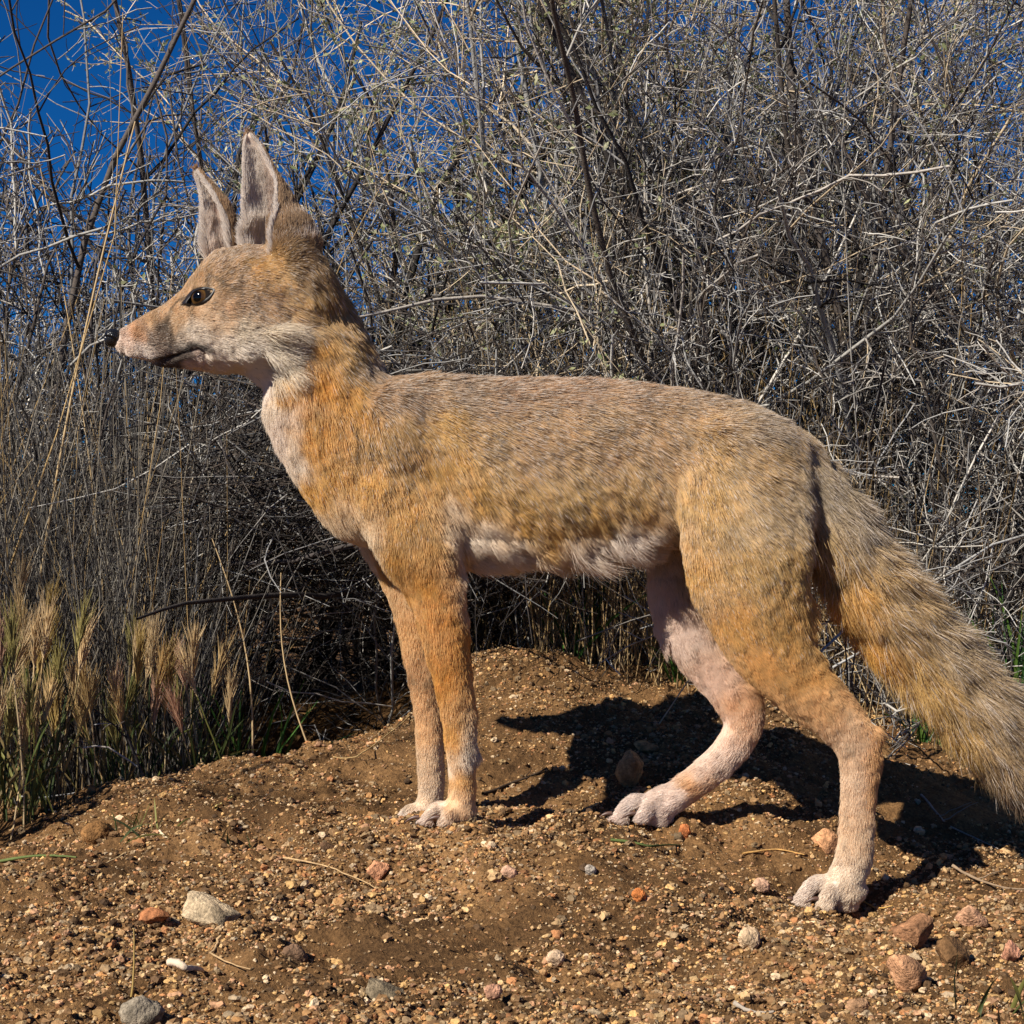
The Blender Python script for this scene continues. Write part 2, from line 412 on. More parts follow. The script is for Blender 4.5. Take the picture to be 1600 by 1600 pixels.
place_shrub(bare, "bare_shrub", -.50, 2.05, 3.5, .92, "leafless dark branched shrub against the open blue sky behind the fox's muzzle")
place_shrub(bare, "bare_shrub", -.34, 2.25, 2.1, .98, "leafless shrub with thick grey forked limbs behind the fox's ears")
place_shrub(bare, "bare_shrub", -.95, 2.35, 4.0, .95, "sparse bare shrub rising at the left edge of the photo")
place_shrub(pale, "leafy_shrub", .15, 2.18, 0.3, .90, "pale twiggy shrub with tiny sage green leaves above the fox's back")
place_shrub(pale, "leafy_shrub", .40, 2.6, 2.0, .74, "leafy pale shrub farther back under the top edge right of centre")
place_shrub(dense, "dense_shrub", .42, 1.98, 0.0, .86, "dense grey dead twig shrub behind the fox's rump")
place_shrub(dense2, "dense_shrub", .80, 1.9, 1.2, .86, "tangled grey shrub at the right edge above the tail")
place_shrub(dense, "dense_shrub", .15, 2.5, 3.4, .72, "dense grey shrub in the middle far behind the fox's back")
place_shrub(dense2, "dense_shrub", .85, 2.6, 4.4, .80, "tangled shrub at the back of the thicket on the far right")
place_shrub(dense, "dense_shrub", -.22, 2.6, 5.0, .62, "lower grey shrub behind the fox's neck")
place_shrub(dense2, "dense_shrub", -.75, 2.6, .7, .45, "low tangled grey shrub far back on the left")
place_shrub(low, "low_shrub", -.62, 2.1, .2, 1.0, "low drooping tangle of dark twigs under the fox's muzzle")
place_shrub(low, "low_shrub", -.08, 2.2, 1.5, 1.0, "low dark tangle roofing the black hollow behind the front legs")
place_shrub(low, "low_shrub", -.66, 1.98, 0.8, .95, "low dark twig tangle at the left edge behind the foxtail grass")
place_shrub(low, "low_shrub", .20, 2.02, 3.9, .95, "low twig tangle behind the fox's belly")
place_shrub(low, "low_shrub", .52, 1.72, 5.1, .8, "low twig tangle behind the near hind leg and tail")

# matted dead brush that roofs the hollow
r = np.random.default_rng(44)
n = 9000
c = np.stack([r.uniform(-.31, .08, n), r.uniform(1.54, 2.10, n), 0 * np.arange(n)], 1)
zb = .252 + .035 * N1(c, 25) + .05 * np.clip(-(c[:, 0] + .12) / .2, -1, 1) * 0
c[:, 2] = zb + np.abs(r.normal(size=n)) * .085
back = r.random(n) < .30; c[back, 1] = r.uniform(1.98, 2.12, back.sum()); c[back, 0] = r.uniform(-.5, .1, back.sum()); c[back, 2] = r.uniform(-.02, .4, back.sum())
d = r.normal(size=(n, 3)) * np.array([1, .6, .55])
pl = grow(r, c, d, r.uniform(.03, .16, n), 5, .16)
pr = (r.uniform(.0005, .0012, n))[:, None] * np.linspace(1, .4, 5)[None]
c2 = np.stack([r.uniform(-.3, 0, 14), r.uniform(1.62, 1.9, 14), r.uniform(.2, .26, 14)], 1)
b1 = grow(r, c2, r.normal(size=(14, 3)) * np.array([1, .6, .25]), r.uniform(.15, .35, 14), 9, .12)
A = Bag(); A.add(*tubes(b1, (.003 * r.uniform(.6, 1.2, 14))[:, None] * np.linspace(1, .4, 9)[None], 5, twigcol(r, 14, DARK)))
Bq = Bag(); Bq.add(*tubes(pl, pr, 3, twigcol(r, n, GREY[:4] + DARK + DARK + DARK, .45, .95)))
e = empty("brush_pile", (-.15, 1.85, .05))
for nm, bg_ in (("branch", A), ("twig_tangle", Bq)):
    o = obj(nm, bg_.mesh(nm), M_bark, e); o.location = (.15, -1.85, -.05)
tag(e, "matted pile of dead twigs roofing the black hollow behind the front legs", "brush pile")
place_shrub(dense2, "dense_shrub", -1.02, 1.12, 1.0, .62, "unseen dense grey shrub added outside the left edge to shade the grass")  # out of view, added as a shadow caster for the lower left brush

# ------------------------------------------------------------------ dry grass and straw (nobody could count it)
def blades(r, n, x, y, h, lean, w, pal, K=5, wig=.10, flat=False):
    z = ground_h(x, y) - .004
    st = np.stack([x, y, z], 1)
    d = np.stack([r.normal(size=n) * lean, r.normal(size=n) * lean, np.ones(n)], 1)
    pts = grow(r, st, d, h, K, wig, .02)
    rad = (w * r.uniform(.6, 1.2, n))[:, None] * np.linspace(1, .35, K)[None]
    return tubes(pts, rad, 3, twigcol(r, n, pal, .65, 1.15))
r = np.random.default_rng(900)
B = Bag()
def band(n, x0, x1, y0, y1, h0, h1, lean, w, pal):
    x = r.uniform(x0, x1, n); y = r.uniform(y0, y1, n)
    B.add(*blades(r, n, x, y, r.uniform(h0, h1, n), lean, w, pal))
band(1700, -.10, .80, 1.85, 2.35, .15, .6, .22, .0008, STRAW)
band(700, -.80, -.34, 1.80, 2.3, .15, .6, .22, .0008, GREY[:4] + STRAW[:1])
band(520, .02, .34, 1.64, 1.85, .08, .32, .18, .0008, STRAW)
DULL = [(146,140,130),(120,116,110),(94,91,88),(168,158,140)]
band(2300, -.66, -.29, 1.50, 1.85, .14, .50, .22, .0007, DULL + DULL + DARK + STRAW[:1])
band(420, .3, .75, 1.6, 1.85, .10, .3, .3, .0008, STRAW + GREY)
band(150, -.05, .80, 1.72, 1.95, .35, .85, .22, .0011, PALE[2:3] + GREY + STRAW[:1])
band(50, -.75, -.33, 1.62, 1.9, .45, .85, .22, .0010, DULL + STRAW[:1])
dg = obj("dry_grass", B.mesh("dry_grass"), M_grass)
tag(dg, "dry straw coloured grass stalks standing through the foot of the shrubs", "dry grass", kind="stuff")

# ------------------------------------------------------------------ foxtail grass and green tufts
GREEN = [(104,112,56),(84,96,50),(128,126,66),(70,84,48),(140,122,80)]
def grass_blades(r, n, h, lean, w, pal, K=6):
    st = np.stack([r.normal(size=n) * .012, r.normal(size=n) * .012, np.full(n, -.004)], 1)
    d = np.stack([r.normal(size=n) * lean, r.normal(size=n) * lean, np.ones(n)], 1)
    L = h * r.uniform(.5, 1.15, n)
    pts = grow(r, st, d, L, K, .07, -.02, .22)
    T = norm(np.gradient(pts, axis=1)); side = norm(np.cross(T, norm(r.normal(size=(n, 1, 3)))))
    ww = (w * np.sin(np.linspace(.5, 3.1, K)) ** .7)[None, :, None]
    V = np.stack([pts - side * ww, pts + np.cross(side, T) * ww * .4, pts + side * ww], 2)
    base = np.arange(n)[:, None, None] * K * 3 + np.arange(K - 1)[None, :, None] * 3
    s = np.arange(2)[None, None]
    Fc = np.stack([base + s, base + s + 1, base + 3 + s + 1, base + 3 + s], -1).reshape(-1, 4)
    return V.reshape(-1, 3), Fc, np.repeat(twigcol(r, n, pal), K * 3, 0)
def ground_at(px, py, d0=.6, d1=2.4):
    d = d0
    while d < d1:
        q = P(px, py, d)
        if q[2] <= ground_h(q[0], q[1])[0]: return q
        d += .003
    return q
def tuft(x, y, n, h, lean, w, pal, label, seed, name="grass_tuft", heads=0, group=None, cat="grass"):
    r = np.random.default_rng(seed)
    e = empty(name, (x, y, float(ground_h(x, y)[0])))
    b = Bag(); b.add(*grass_blades(r, n, h, lean, w, pal)); obj("blade", b.mesh("blade"), M_grass, e)
    if heads:
        st = np.stack([r.normal(size=heads) * .02, r.normal(size=heads) * .02, np.zeros(heads)], 1)
        d = np.stack([r.normal(size=heads) * .16, r.normal(size=heads) * .16, np.ones(heads)], 1)
        L = h * r.uniform(.45, 1.25, heads)
        pts = grow(r, st, d, L, 6, .05)
        s = Bag(); s.add(*tubes(pts, np.full((heads, 6), .0008), 3, twigcol(r, heads, GREEN + STRAW))); obj("stem", s.mesh("stem"), M_grass, e)
        hd = Bag()
        m = 84
        ax = norm(pts[:, -1] - pts[:, -2])
        t = r.random((heads, m)); c = pts[:, -1][:, None] + ax[:, None] * (t * .030 - .012)[..., None]
        q = norm(np.cross(ax[:, None], r.normal(size=(heads, m, 3))))
        dd = norm(ax[:, None] + q * r.uniform(.06, .36, (heads, m, 1)))
        LL = r.uniform(.014, .034, (heads, m))
        bp = grow(r, c.reshape(-1, 3), dd.reshape(-1, 3), LL.ravel(), 3, .05)
        rd = np.array([.0006, .00032, .0001])[None] * np.ones((heads * m, 1))
        base = np.repeat(twigcol(r, heads, [(216,184,128),(196,168,104),(214,172,142),(168,156,96),(224,196,150)], .8, 1.1), m, 0)
        hd.add(*tubes(bp, rd, 3, base)); obj("seed_head", hd.mesh("seed_head"), M_grass, e)
    tag(e, label, cat, group); return e
for i, (x, y, h, lab) in enumerate([(-.425, 1.30, .15, "bristly tan foxtail grass clump at the left edge of the photo"),
    (-.375, 1.34, .16, "foxtail grass clump with pinkish awns a little in from the left edge"),
    (-.33, 1.42, .13, "foxtail grass clump with green heads right of the pinkish ones"),
    (-.45, 1.45, .20, "taller foxtail grass clump behind the others at the left edge"),
    (-.27, 1.46, .10, "shorter dull foxtail clump nearest the black hollow")]):
    tuft(x, y, 28, h * .75, .35, .0012, GREEN, lab, 300 + i, "foxtail_grass", heads=20 if i < 4 else 7, group="foxtail grass at the left")
for i, (px, py, n, h, lean, w, lab) in enumerate([
    (205, 1300, 16, .030, .7, .0007, "small spiky green tuft at the edge of the dirt left of the hollow"),
    (382, 1318, 3, .016, .25, .0011, "single short green sprout alone in the dirt on the left"),
    (1596, 1606, 12, .032, .3, .0014, "bright green grass blades in the bottom right corner")]):
    q = ground_at(px, py); tuft(q[0], q[1], n, h, lean, w, GREEN, lab, 320 + i)
for i, (x, y, n, h, lab) in enumerate([(.055, 1.70, 16, .12, "green blades among the straw behind the fox's belly"),
    (.17, 1.66, 16, .07, "low green blades at the foot of the straw beside the far hind leg"),
    (-.245, 1.60, 20, .15, "dark green blades in the shade left of the black hollow"),
    (.47, 1.62, 36, .16, "green grass showing above the tail at the right edge"),
    (.40, 1.60, 20, .09, "low green grass between the shrub foot and the tail")]):
    tuft(x, y, n, h, .3, .0016, [(70,110,40),(54,90,40),(90,122,50)], lab, 330 + i)

# loose straws, twigs, blades lying on the dirt
def stick(p, w, col, label, name, cat, seed, lift=.0015, sides=5, forks=0):
    r = np.random.default_rng(seed)
    q = np.array([ground_at(*c) for c in p]); t = np.linspace(0, len(q) - 1, 14)
    pts = np.stack([np.interp(t, np.arange(len(q)), q[:, k]) for k in range(3)], 1)
    pts += r.normal(size=pts.shape) * .0004
    gz_ = ground_h(pts[:, 0], pts[:, 1]); tt_ = np.linspace(0, 1, 14); pf = np.polyval(np.polyfit(tt_, gz_, 2), tt_)
    pts[:, 2] = pf + max(0, np.percentile(gz_ - pf, 75)) + lift
    c0 = pts[0].copy(); pts -= c0
    b = Bag(); rad = w * np.linspace(1, .45, 14) * r.uniform(.85, 1.15, 14)
    b.add(*tubes(pts[None], rad[None], sides, np.array([lin(col)])))
    o = obj(name, b.mesh(name), M_bark); o.location = c0; tag(o, label, cat)
    if forks:
        p2, r2 = spawn(r, pts[None], rad[None], forks, .3, .6, 6, .25, .7, .3)
        for k in range(len(p2)):
            fb = Bag(); fb.add(*tubes(p2[k:k + 1], r2[k:k + 1], 4, np.array([lin(col)]))); obj("side_shoot", fb.mesh("side_shoot"), M_bark, o)
    return o
stick([(442,1349),(520,1362),(600,1398)], .0007, (196,164,120), "long thin tan straw lying left of the front paws", "straw", "straw", 1)
stick([(135,1362),(194,1340)], .0010, (220,190,140), "short straight yellow straw at the left edge of the dirt", "straw", "straw", 2)
stick([(336,1272),(366,1248)], .0010, (214,190,120), "short yellow straw above the single green sprout", "straw", "straw", 3)
stick([(250,1305),(262,1312)], .0010, (230,205,170), "stubby pale straw end beside the spiky green tuft", "straw", "straw", 4)
stick([(755,1243),(800,1228),(856,1208)], .0016, (70,56,44), "dark crooked twig just right of the front paws", "twig", "twig", 5, forks=2)
stick([(1148,1572),(1210,1604)], .0014, (170,158,144), "grey twig at the bottom edge right of centre", "twig", "twig", 6)
stick([(1340,1405),(1395,1424)], .0008, (200,160,90), "thin yellow straw right of the near hind paw", "straw", "straw", 7)
stick([(1490,1360),(1540,1382),(1604,1402)], .0013, (150,128,104), "long grey brown twig lying at the right edge under the tail", "twig", "twig", 8, forks=3)
stick([(1440,1250),(1480,1290),(1560,1330)], .0010, (170,160,150), "pale branched twig lying in the tail's shadow", "twig", "twig", 9, forks=5)
stick([(0,1352),(60,1342),(120,1346)], .0012, (96,108,62), "long fallen green blade at the left edge of the dirt", "fallen_grass", "grass blade", 10)
stick([(955,1322),(1015,1328),(1064,1320)], .0012, (84,96,52), "fallen green blade lying under the far hind paw", "fallen_grass", "grass blade", 11)
stick([(1160,1340),(1215,1336),(1255,1342)], .0008, (206,160,96), "thin tan straw lying between the two hind paws", "straw", "straw", 12)
stick([(345,1478),(330,1500),(390,1520)], .0008, (180,150,110), "curved straw beneath the pale speckled rock", "straw", "straw", 14)
stick([(264,1520),(290,1524),(318,1522)], .0022, (212,190,164), "chalky white knobbly bone fragment in the lower left gravel", "bone_fragment", "bone", 15, sides=7)
stick([(640,1120),(560,1188),(520,1190)], .0007, (190,160,110), "thin straw at the rim of the black hollow", "straw", "straw", 16)
stick([(1300,1590),(1380,1560),(1420,1572)], .0009, (160,140,120), "fine twig at the bottom under the wedge shaped rock", "twig", "twig", 17)
# an upright dead stem at lower left
r = np.random.default_rng(77); q = ground_at(205, 1560)
pts = grow(r, np.zeros((1, 3)), np.array([[.15, 0, 1.]]), np.array([.034]), 7, .06)
b = Bag(); b.add(*tubes(pts, np.linspace(.0007, .0003, 7)[None], 4, np.array([lin((190,160,96))])))
o = obj("dead_stem", b.mesh("dead_stem"), M_grass); o.location = q; tag(o, "thin upright dead grass stem beside the grey rock at lower left", "grass stem")
# long pale grass stalks that stand out in front of the left shrubs
for i, (px, py, d, tx, ty, w, lab) in enumerate([
    (150, 520, 1.62, 212, 190, .0016, "long pale leaning stalk against the sky left of the ears"),
    (395, 1190, 1.50, 330, 840, .0010, "tall straw stalk leaning left beside the black hollow"),
    (497, 1205, 1.46, 440, 895, .0009, "bent tan stalk hanging across the mouth of the black hollow"),
    (100, 560, 1.7, 60, 250, .0010, "thin straw stalk at upper left")]):
    a0 = P(px, py, d); a1 = P(tx, ty, d + .03)
    if py < 900: a0 = a0 + (a0 - a1) * 1.9; a0[2] = max(a0[2], ground_h(a0[0], a0[1])[0])
    t = np.linspace(0, 1, 12)[:, None]; pts = (a0 * (1 - t) + a1 * t) - a0
    pts[:, 0] += .012 * np.sin(t[:, 0] * 3.1) * (1 if i % 2 else -1)
    b = Bag(); b.add(*tubes(pts[None], (w * np.linspace(1, .5, 12))[None], 4, np.array([lin((214,186,140))])))
    o = obj("grass_stalk", b.mesh("grass_stalk"), M_grass); o.location = a0; tag(o, lab, "grass stalk")

# ------------------------------------------------------------------ the fox
YF = 1.20
def catmull(c, m):
    c = np.asarray(c, float); n = len(c)
    e = np.vstack([2 * c[0] - c[1], c, 2 * c[-1] - c[-2]])
    out = []
    for i in range(n - 1):
        p0, p1, p2, p3 = e[i], e[i + 1], e[i + 2], e[i + 3]
        for k in range(m):
            t = k / m
            out.append(.5 * ((2 * p1) + (-p0 + p2) * t + (2 * p0 - 5 * p1 + 4 * p2 - p3) * t * t + (-p0 + 3 * p1 - 3 * p2 + p3) * t ** 3))
    out.append(c[-1]); return np.array(out)
bodyV = []; bodyF = []; bodyN = 0
def loft(rows, m=8, sides=28, vertical=False, pw=2.0):
    """rows: (px, py, depth, in-plane radius px, depth radius m)"""
    global bodyN
    R = catmull(rows, m)
    C = np.array([P(a[0], a[1], a[2]) for a in R]); rp = R[:, 3] * R[:, 2] / F; rd = R[:, 4]
    if vertical:
        T = np.tile(np.array([1., 0, 0]), (len(C), 1))
    else:
        T = np.gradient(C, axis=0); T[:, 1] = 0; T = norm(T)
    Nn = np.stack([-T[:, 2], 0 * T[:, 0], T[:, 0]], 1)
    # rounded end caps
    def cap(c, t, n_, a, b, sgn):
        out = []
        for q in (.35, .65, .87, .98):
            k = math.sqrt(max(0, 1 - q * q)); out.append((c + t * sgn * q * min(a, b), n_, a * k, b * k))
        return out
    S = [(C[i], Nn[i], rp[i], rd[i]) for i in range(len(C))]
    S = cap(C[0], T[0], Nn[0], rp[0], rd[0], -1)[::-1] + S + cap(C[-1], T[-1], Nn[-1], rp[-1], rd[-1], 1)
    th = np.arange(sides) * 2 * math.pi / sides
    cs, sn = np.cos(th), np.sin(th)
    e = 2 / pw; cs = np.sign(cs) * np.abs(cs) ** e; sn = np.sign(sn) * np.abs(sn) ** e
    V = np.array([c + n_ * a * cs[:, None] + np.array([0, 1., 0]) * b * sn[:, None] for c, n_, a, b in S]).reshape(-1, 3)
    K = len(S); Fc = []
    for i in range(K - 1):
        for j in range(sides):
            j2 = (j + 1) % sides; Fc.append((i * sides + j, i * sides + j2, (i + 1) * sides + j2, (i + 1) * sides + j))
    Fc.append(tuple(range(sides))[::-1]); Fc.append(tuple((K - 1) * sides + j for j in range(sides)))
    bodyV.append(V); bodyF.extend([tuple(x + bodyN for x in f) for f in Fc]); bodyN += len(V)
def blob(px, py, d, ax, az, ay, rot=0):
    global bodyN
    V0, F0 = ico(3); s = d / F
    V = V0 * np.array([ax * s, ay, az * s]); c, sn = math.cos(math.radians(rot)), math.sin(math.radians(rot))
    V = np.stack([V[:, 0] * c - V[:, 2] * sn, V[:, 1], V[:, 0] * sn + V[:, 2] * c], 1) + P(px, py, d)
    bodyV.append(V); bodyF.extend([tuple(int(x) + bodyN for x in f) for f in F0]); bodyN += len(V)
def vl(xs):  # torso/head rows from top and bottom outline
    return [(x, (t + b) / 2, d, (b - t) / 2, w) for x, t, b, d, w in xs]
# torso
loft(vl([(520,640,770,YF,.034),(560,602,815,YF,.042),(610,590,862,YF,.046),(680,588,880,YF,.047),(760,590,882,YF,.048),(850,592,878,YF,.048),
 (930,596,870,YF,.045),(1000,600,858,YF,.041),(1070,609,850,YF,.040),(1140,626,850,YF,.041),(1200,646,850,YF,.040),(1245,678,840,YF,.034),(1272,715,810,YF,.024)]), 6, vertical=True)
# neck
loft([(462,440,YF,46,.028),(480,490,YF,62,.034),(500,560,YF,80,.038),(512,620,YF,100,.041),(548,690,YF,104,.043),(590,755,YF,104,.043)], 6)
# head
HD = YF - .004
loft(vl([(195,514,553,HD,.0064),(202,508,558,HD,.0084),(209,504,562,HD,.0105),(224,495,565,HD,.0135),(250,481,570,HD,.0165),(276,464,573,HD,.0200),(298,441,575,HD,.0265),(322,413,577,HD,.0345),
 (350,394,580,HD,.0400),(385,384,582,HD,.0430),(420,388,574,HD,.0430),(452,402,560,HD,.0380),(480,425,545,HD,.030)]), 7, vertical=True, pw=2.15)
for s in (-1, 1):
    loft([(330,520,HD+s*.018,34,.012),(375,522,HD+s*.022,50,.018),(420,512,HD+s*.022,58,.020),(455,500,HD+s*.018,50,.018)], 5)
    loft([(436,350,HD+s*.018,20,.012),(450,385,HD+s*.018,34,.018),(468,430,HD+s*.014,46,.024),(482,475,HD+s*.008,52,.028)], 5)   # muscle at the back of the ear
blob(420, 572, HD, 52, 30, .026, -20)
blob(335, 425, HD - .024, 34, 16, .011, 30)  # brow ridge
blob(335, 425, HD + .024, 34, 16, .011, 30)
blob(345, 492, HD - .025, 32, 16, .010, -8)    # cheek bone
blob(345, 492, HD + .025, 32, 16, .010, -8)
# shoulders, haunches
for s in (-1, 1):
    blob(622, 690, YF + s * .030, 62, 92, .023, 12)
    blob(604, 775, YF + s * .030, 52, 60, .022, -30)
    blob(1165, 740, YF + s * .028, 92, 100, .024, 0)
YN, YR = YF - .036, YF + .034
# near foreleg
loft([(618,720,YN+.012,62,.020),(636,800,YN+.006,72,.022),(655,860,YN,62,.021),(676,910,YN,48,.018),(690,960,YN,40,.016),(700,1020,YN,34,.0145),(714,1100,YN,27,.012),(720,1165,YN,25,.0115),(722,1215,YN,21,.0105),(722,1250,YN,21,.0115),(710,1266,YN,18,.013)], 6, 22)
blob(741,1184,YN,9,13,.005,-20)
# far foreleg
loft([(612,740,YR-.012,62,.020),(618,830,YR-.006,62,.022),(634,890,YR,46,.019),(648,950,YR,34,.015),(659,1030,YR,26,.013),(668,1110,YR,21,.0115),(673,1180,YR,21,.011),(674,1225,YR,20,.0105),(670,1256,YR,19,.0115),(655,1272,YR,15,.013)], 6, 22)
# near hind leg
YHN, YHF = YF - .042, YF + .036
loft([(1165,700,YHN+.014,100,.024),(1165,800,YHN+.006,105,.027),(1168,880,YHN,98,.026),(1183,950,YHN,80,.024),(1205,1008,YHN,68,.021),(1243,1060,YHN,53,.0175),(1290,1105,YHN,42,.014),(1328,1144,YHN,36,.012),(1345,1182,YHN,33,.0115),(1343,1225,YHN,29,.011),(1339,1290,YHN,27,.0105),(1332,1345,YHN,28,.0115),(1318,1382,YHN,28,.013)], 6, 26)
blob(1356,1160,YHN,14,24,.009,-25)
blob(1366,1150,YHN,14,18,.007,-25)
# far hind leg
loft([(1120,800,YHF-.01,90,.022),(1085,875,YHF,72,.022),(1068,935,YHF,56,.020),(1082,995,YHF,45,.0175),(1122,1050,YHF,40,.0145),(1153,1095,YHF,36,.0125),(1162,1132,YHF,31,.0115),(1140,1172,YHF,27,.011),(1100,1210,YHF,25,.0105),(1060,1242,YHF,23,.011),(1030,1256,YHF,24,.012)], 6, 24)
blob(1180,1128,YHF,13,18,.006,-20)
# tail
loft([(1235,720,YF-.012,48,.022),(1283,795,YF-.012,50,.023),(1334,878,YF-.008,50,.025),(1394,958,YF-.004,52,.026),(1458,1034,YF,52,.026),(1522,1108,YF,50,.025),(1590,1178,YF+.005,46,.023),(1665,1240,YF+.01,42,.019),(1740,1285,YF+.015,26,.012)], 6, 22)
claws = []
def paw(px, py, d, L, Hh, up=0.0, toe=4, wd=.0155):
    """px,py: middle of the sole's back; the toes reach to px-L; Hh height of the paw in px"""
    global bodyN
    blob(px - L * .22, py - Hh * .50, d, L * .36, Hh * .40, wd * .85, 8)
    for k in range(toe):
        o = (k - (toe - 1) / 2) / ((toe - 1) / 2)
        y = d + o * wd * .82; inner = 1 - abs(o); ln = L * (.50 + .52 * inner)
        kx, ky = px - ln * .78, py - Hh * (.44 + .32 * inner)
        loft([(px - L * .25, py - Hh * .58, d + o * wd * .5, Hh * .23, .0036), (kx, ky, y, Hh * .215, .0037), (px - ln * 1.06, py - Hh * .25, y, Hh * .175, .0034), (px - ln * 1.18, py - Hh * .17, y, Hh * .12, .0027)], 4, 14)
        blob(px - ln * 1.0, py - Hh * .12, y, Hh * .26, Hh * .13, .0036)
        claws.append((px - ln * 1.17 - 6, py - Hh * .30, y))
    blob(px - L * .22, py - Hh * .16, d, L * .26, Hh * .16, wd * .62)
paw(735, 1290, YN, 78, 44)
paw(690, 1290, YR, 72, 40)
paw(1340, 1424, YHN, 100, 66)
paw(1050, 1287, YHF, 92, 54)

bm = bmesh.new(); vs = [bm.verts.new(v) for v in np.vstack(bodyV)]
for f in bodyF: bm.faces.new([vs[i] for i in f])
bmesh.ops.recalc_face_normals(bm, faces=bm.faces)
tmp = bpy.data.meshes.new("tmp_body"); bm.to_mesh(tmp); bm.free()
to = bpy.data.objects.new("tmp_body", tmp); scene.collection.objects.link(to)
md = to.modifiers.new("r", 'REMESH'); md.mode = 'VOXEL'; md.voxel_size = 0.0016; md.use_smooth_shade = True
ms = to.modifiers.new("s", 'SMOOTH'); ms.iterations = 3; ms.factor = .5
dg_ = bpy.context.evaluated_depsgraph_get()
bme = bpy.data.meshes.new_from_object(to.evaluated_get(dg_)); bpy.data.objects.remove(to, do_unlink=True)

def region_smooth(me):
    n = len(me.vertices); v = np.empty(n * 3, np.float32); me.vertices.foreach_get("co", v); v = v.reshape(-1, 3).astype(float)
    e = np.empty(len(me.edges) * 2, np.int32); me.edges.foreach_get("vertices", e); e = e.reshape(-1, 2)
    px = v[:, 0] / v[:, 1] * F + 800; py = 800 - (v[:, 2] - ZC) / v[:, 1] * F
    w = np.ones(n)
    w = np.where(px < 470, np.interp(px, [200, 300, 400, 470], [.03, .22, .7, 1]), w)
    w = np.where(px < 1400, w * np.interp(py, [860, 960, 1100, 1200, 1235], [1, .25, .35, .3, .12]), w)
    w = np.where((px > 1200) & (px < 1400) & (py > 1100), np.interp(py, [1100, 1300, 1345], [.45, .3, .12]), w)
    deg = np.bincount(e.ravel(), minlength=n).astype(float)
    o_ = v.copy()
    for it in range(48):
        a = np.stack([np.bincount(e[:, 0], v[e[:, 1], k], n) + np.bincount(e[:, 1], v[e[:, 0], k], n) for k in range(3)], 1) / deg[:, None]
        v = v + (a - v) * (.6 * w)[:, None]
    me.vertices.foreach_set("co", v.astype(np.float32).ravel()); me.update()
region_smooth(bme)
def mesh_arrays(me):
    me.calc_loop_triangles()
    v = np.empty(len(me.vertices) * 3, np.float32); me.vertices.foreach_get("co", v)
    t = np.empty(len(me.loop_triangles) * 3, np.int32); me.loop_triangles.foreach_get("vertices", t)
    n = np.empty(len(me.vertices) * 3, np.float32); me.vertices.foreach_get("normal", n)
    return v.reshape(-1, 3).astype(float), t.reshape(-1, 3), n.reshape(-1, 3).astype(float)

# ears: cupped shells with real thickness
def ear(base, tip, d, vs, Rs, lat, med, bend, dy):
    """base/tip px; vs,Rs radius profile px; lat/med: angle of the outer and inner rim (0 = to the right, 90 = to the camera)"""
    K, S = 28, 28
    v = np.linspace(0, 1, K); s = d / F
    ax = np.array([tip[0] - base[0], 0, -(tip[1] - base[1])], float); Ln = np.linalg.norm(ax) * s; ax = norm(ax)
    side = norm(np.cross(ax, np.array([0, 1., 0])))
    if side[0] < 0: side = -side
    B0 = P(base[0], base[1], d)
    prof = np.interp(v, vs, Rs) * s
    prof[-3:] = prof[-3:] * np.array([.95, .8, .45])
    out = []; inn = []
    for k in range(K):
        c = B0 + ax * Ln * v[k] + side * bend * s * math.sin(v[k] * 3.14)
        ang = np.linspace(math.radians(med), math.radians(np.interp(v[k], [0, .25, .45, .65, .85, 1], lat) + 360), S)
        for q, lst in ((1, out), (0, inn)):
            rr = prof[k] - (0 if q else min(.0011, prof[k] * .5))
            lst.append(c + (side[None] * np.cos(ang)[:, None] + np.array([[0, -dy, 0]]) * np.sin(ang)[:, None]) * rr)
    out = np.array(out).reshape(-1, 3); inn = np.array(inn).reshape(-1, 3)
    V = np.vstack([out, inn]); n = len(out); Fc = []
    for i in range(K - 1):
        for j in range(S - 1):
            a = i * S + j; b = a + 1; c = a + S + 1; e = a + S
            Fc.append((a, b, c, e)); Fc.append((n + a, n + e, n + c, n + b))
        for j in (0, S - 1):
            a = i * S + j; e = a + S
            Fc.append((a, e, n + e, n + a) if j == 0 else (a, n + a, n + e, e))
    for j in range(S - 1):
        a = (K - 1) * S + j; Fc.append((a, a + 1, n + a + 1, n + a))
    bm = bmesh.new(); vv = [bm.verts.new(p) for p in V]
    for f in Fc: bm.faces.new([vv[i] for i in f])
    bmesh.ops.recalc_face_normals(bm, faces=bm.faces)
    me = bpy.data.meshes.new("ear_tmp"); bm.to_mesh(me); bm.free()
    return me, n
earN, nN = ear((451, 426), (387, 208), HD - .013, [0,.10,.28,.41,.57,.68,.81,.92,1], [34,56,57,44,35,27,20,13,6], [104,92,66,34,20,14], 192, 0, .72)
earF, nF = ear((347, 404), (306, 266), HD + .022, [0,.24,.52,.64,.77,.93,1], [25,25,21,17,12,7,3], [34,40,58,66,62,60], 196, 13, .85)

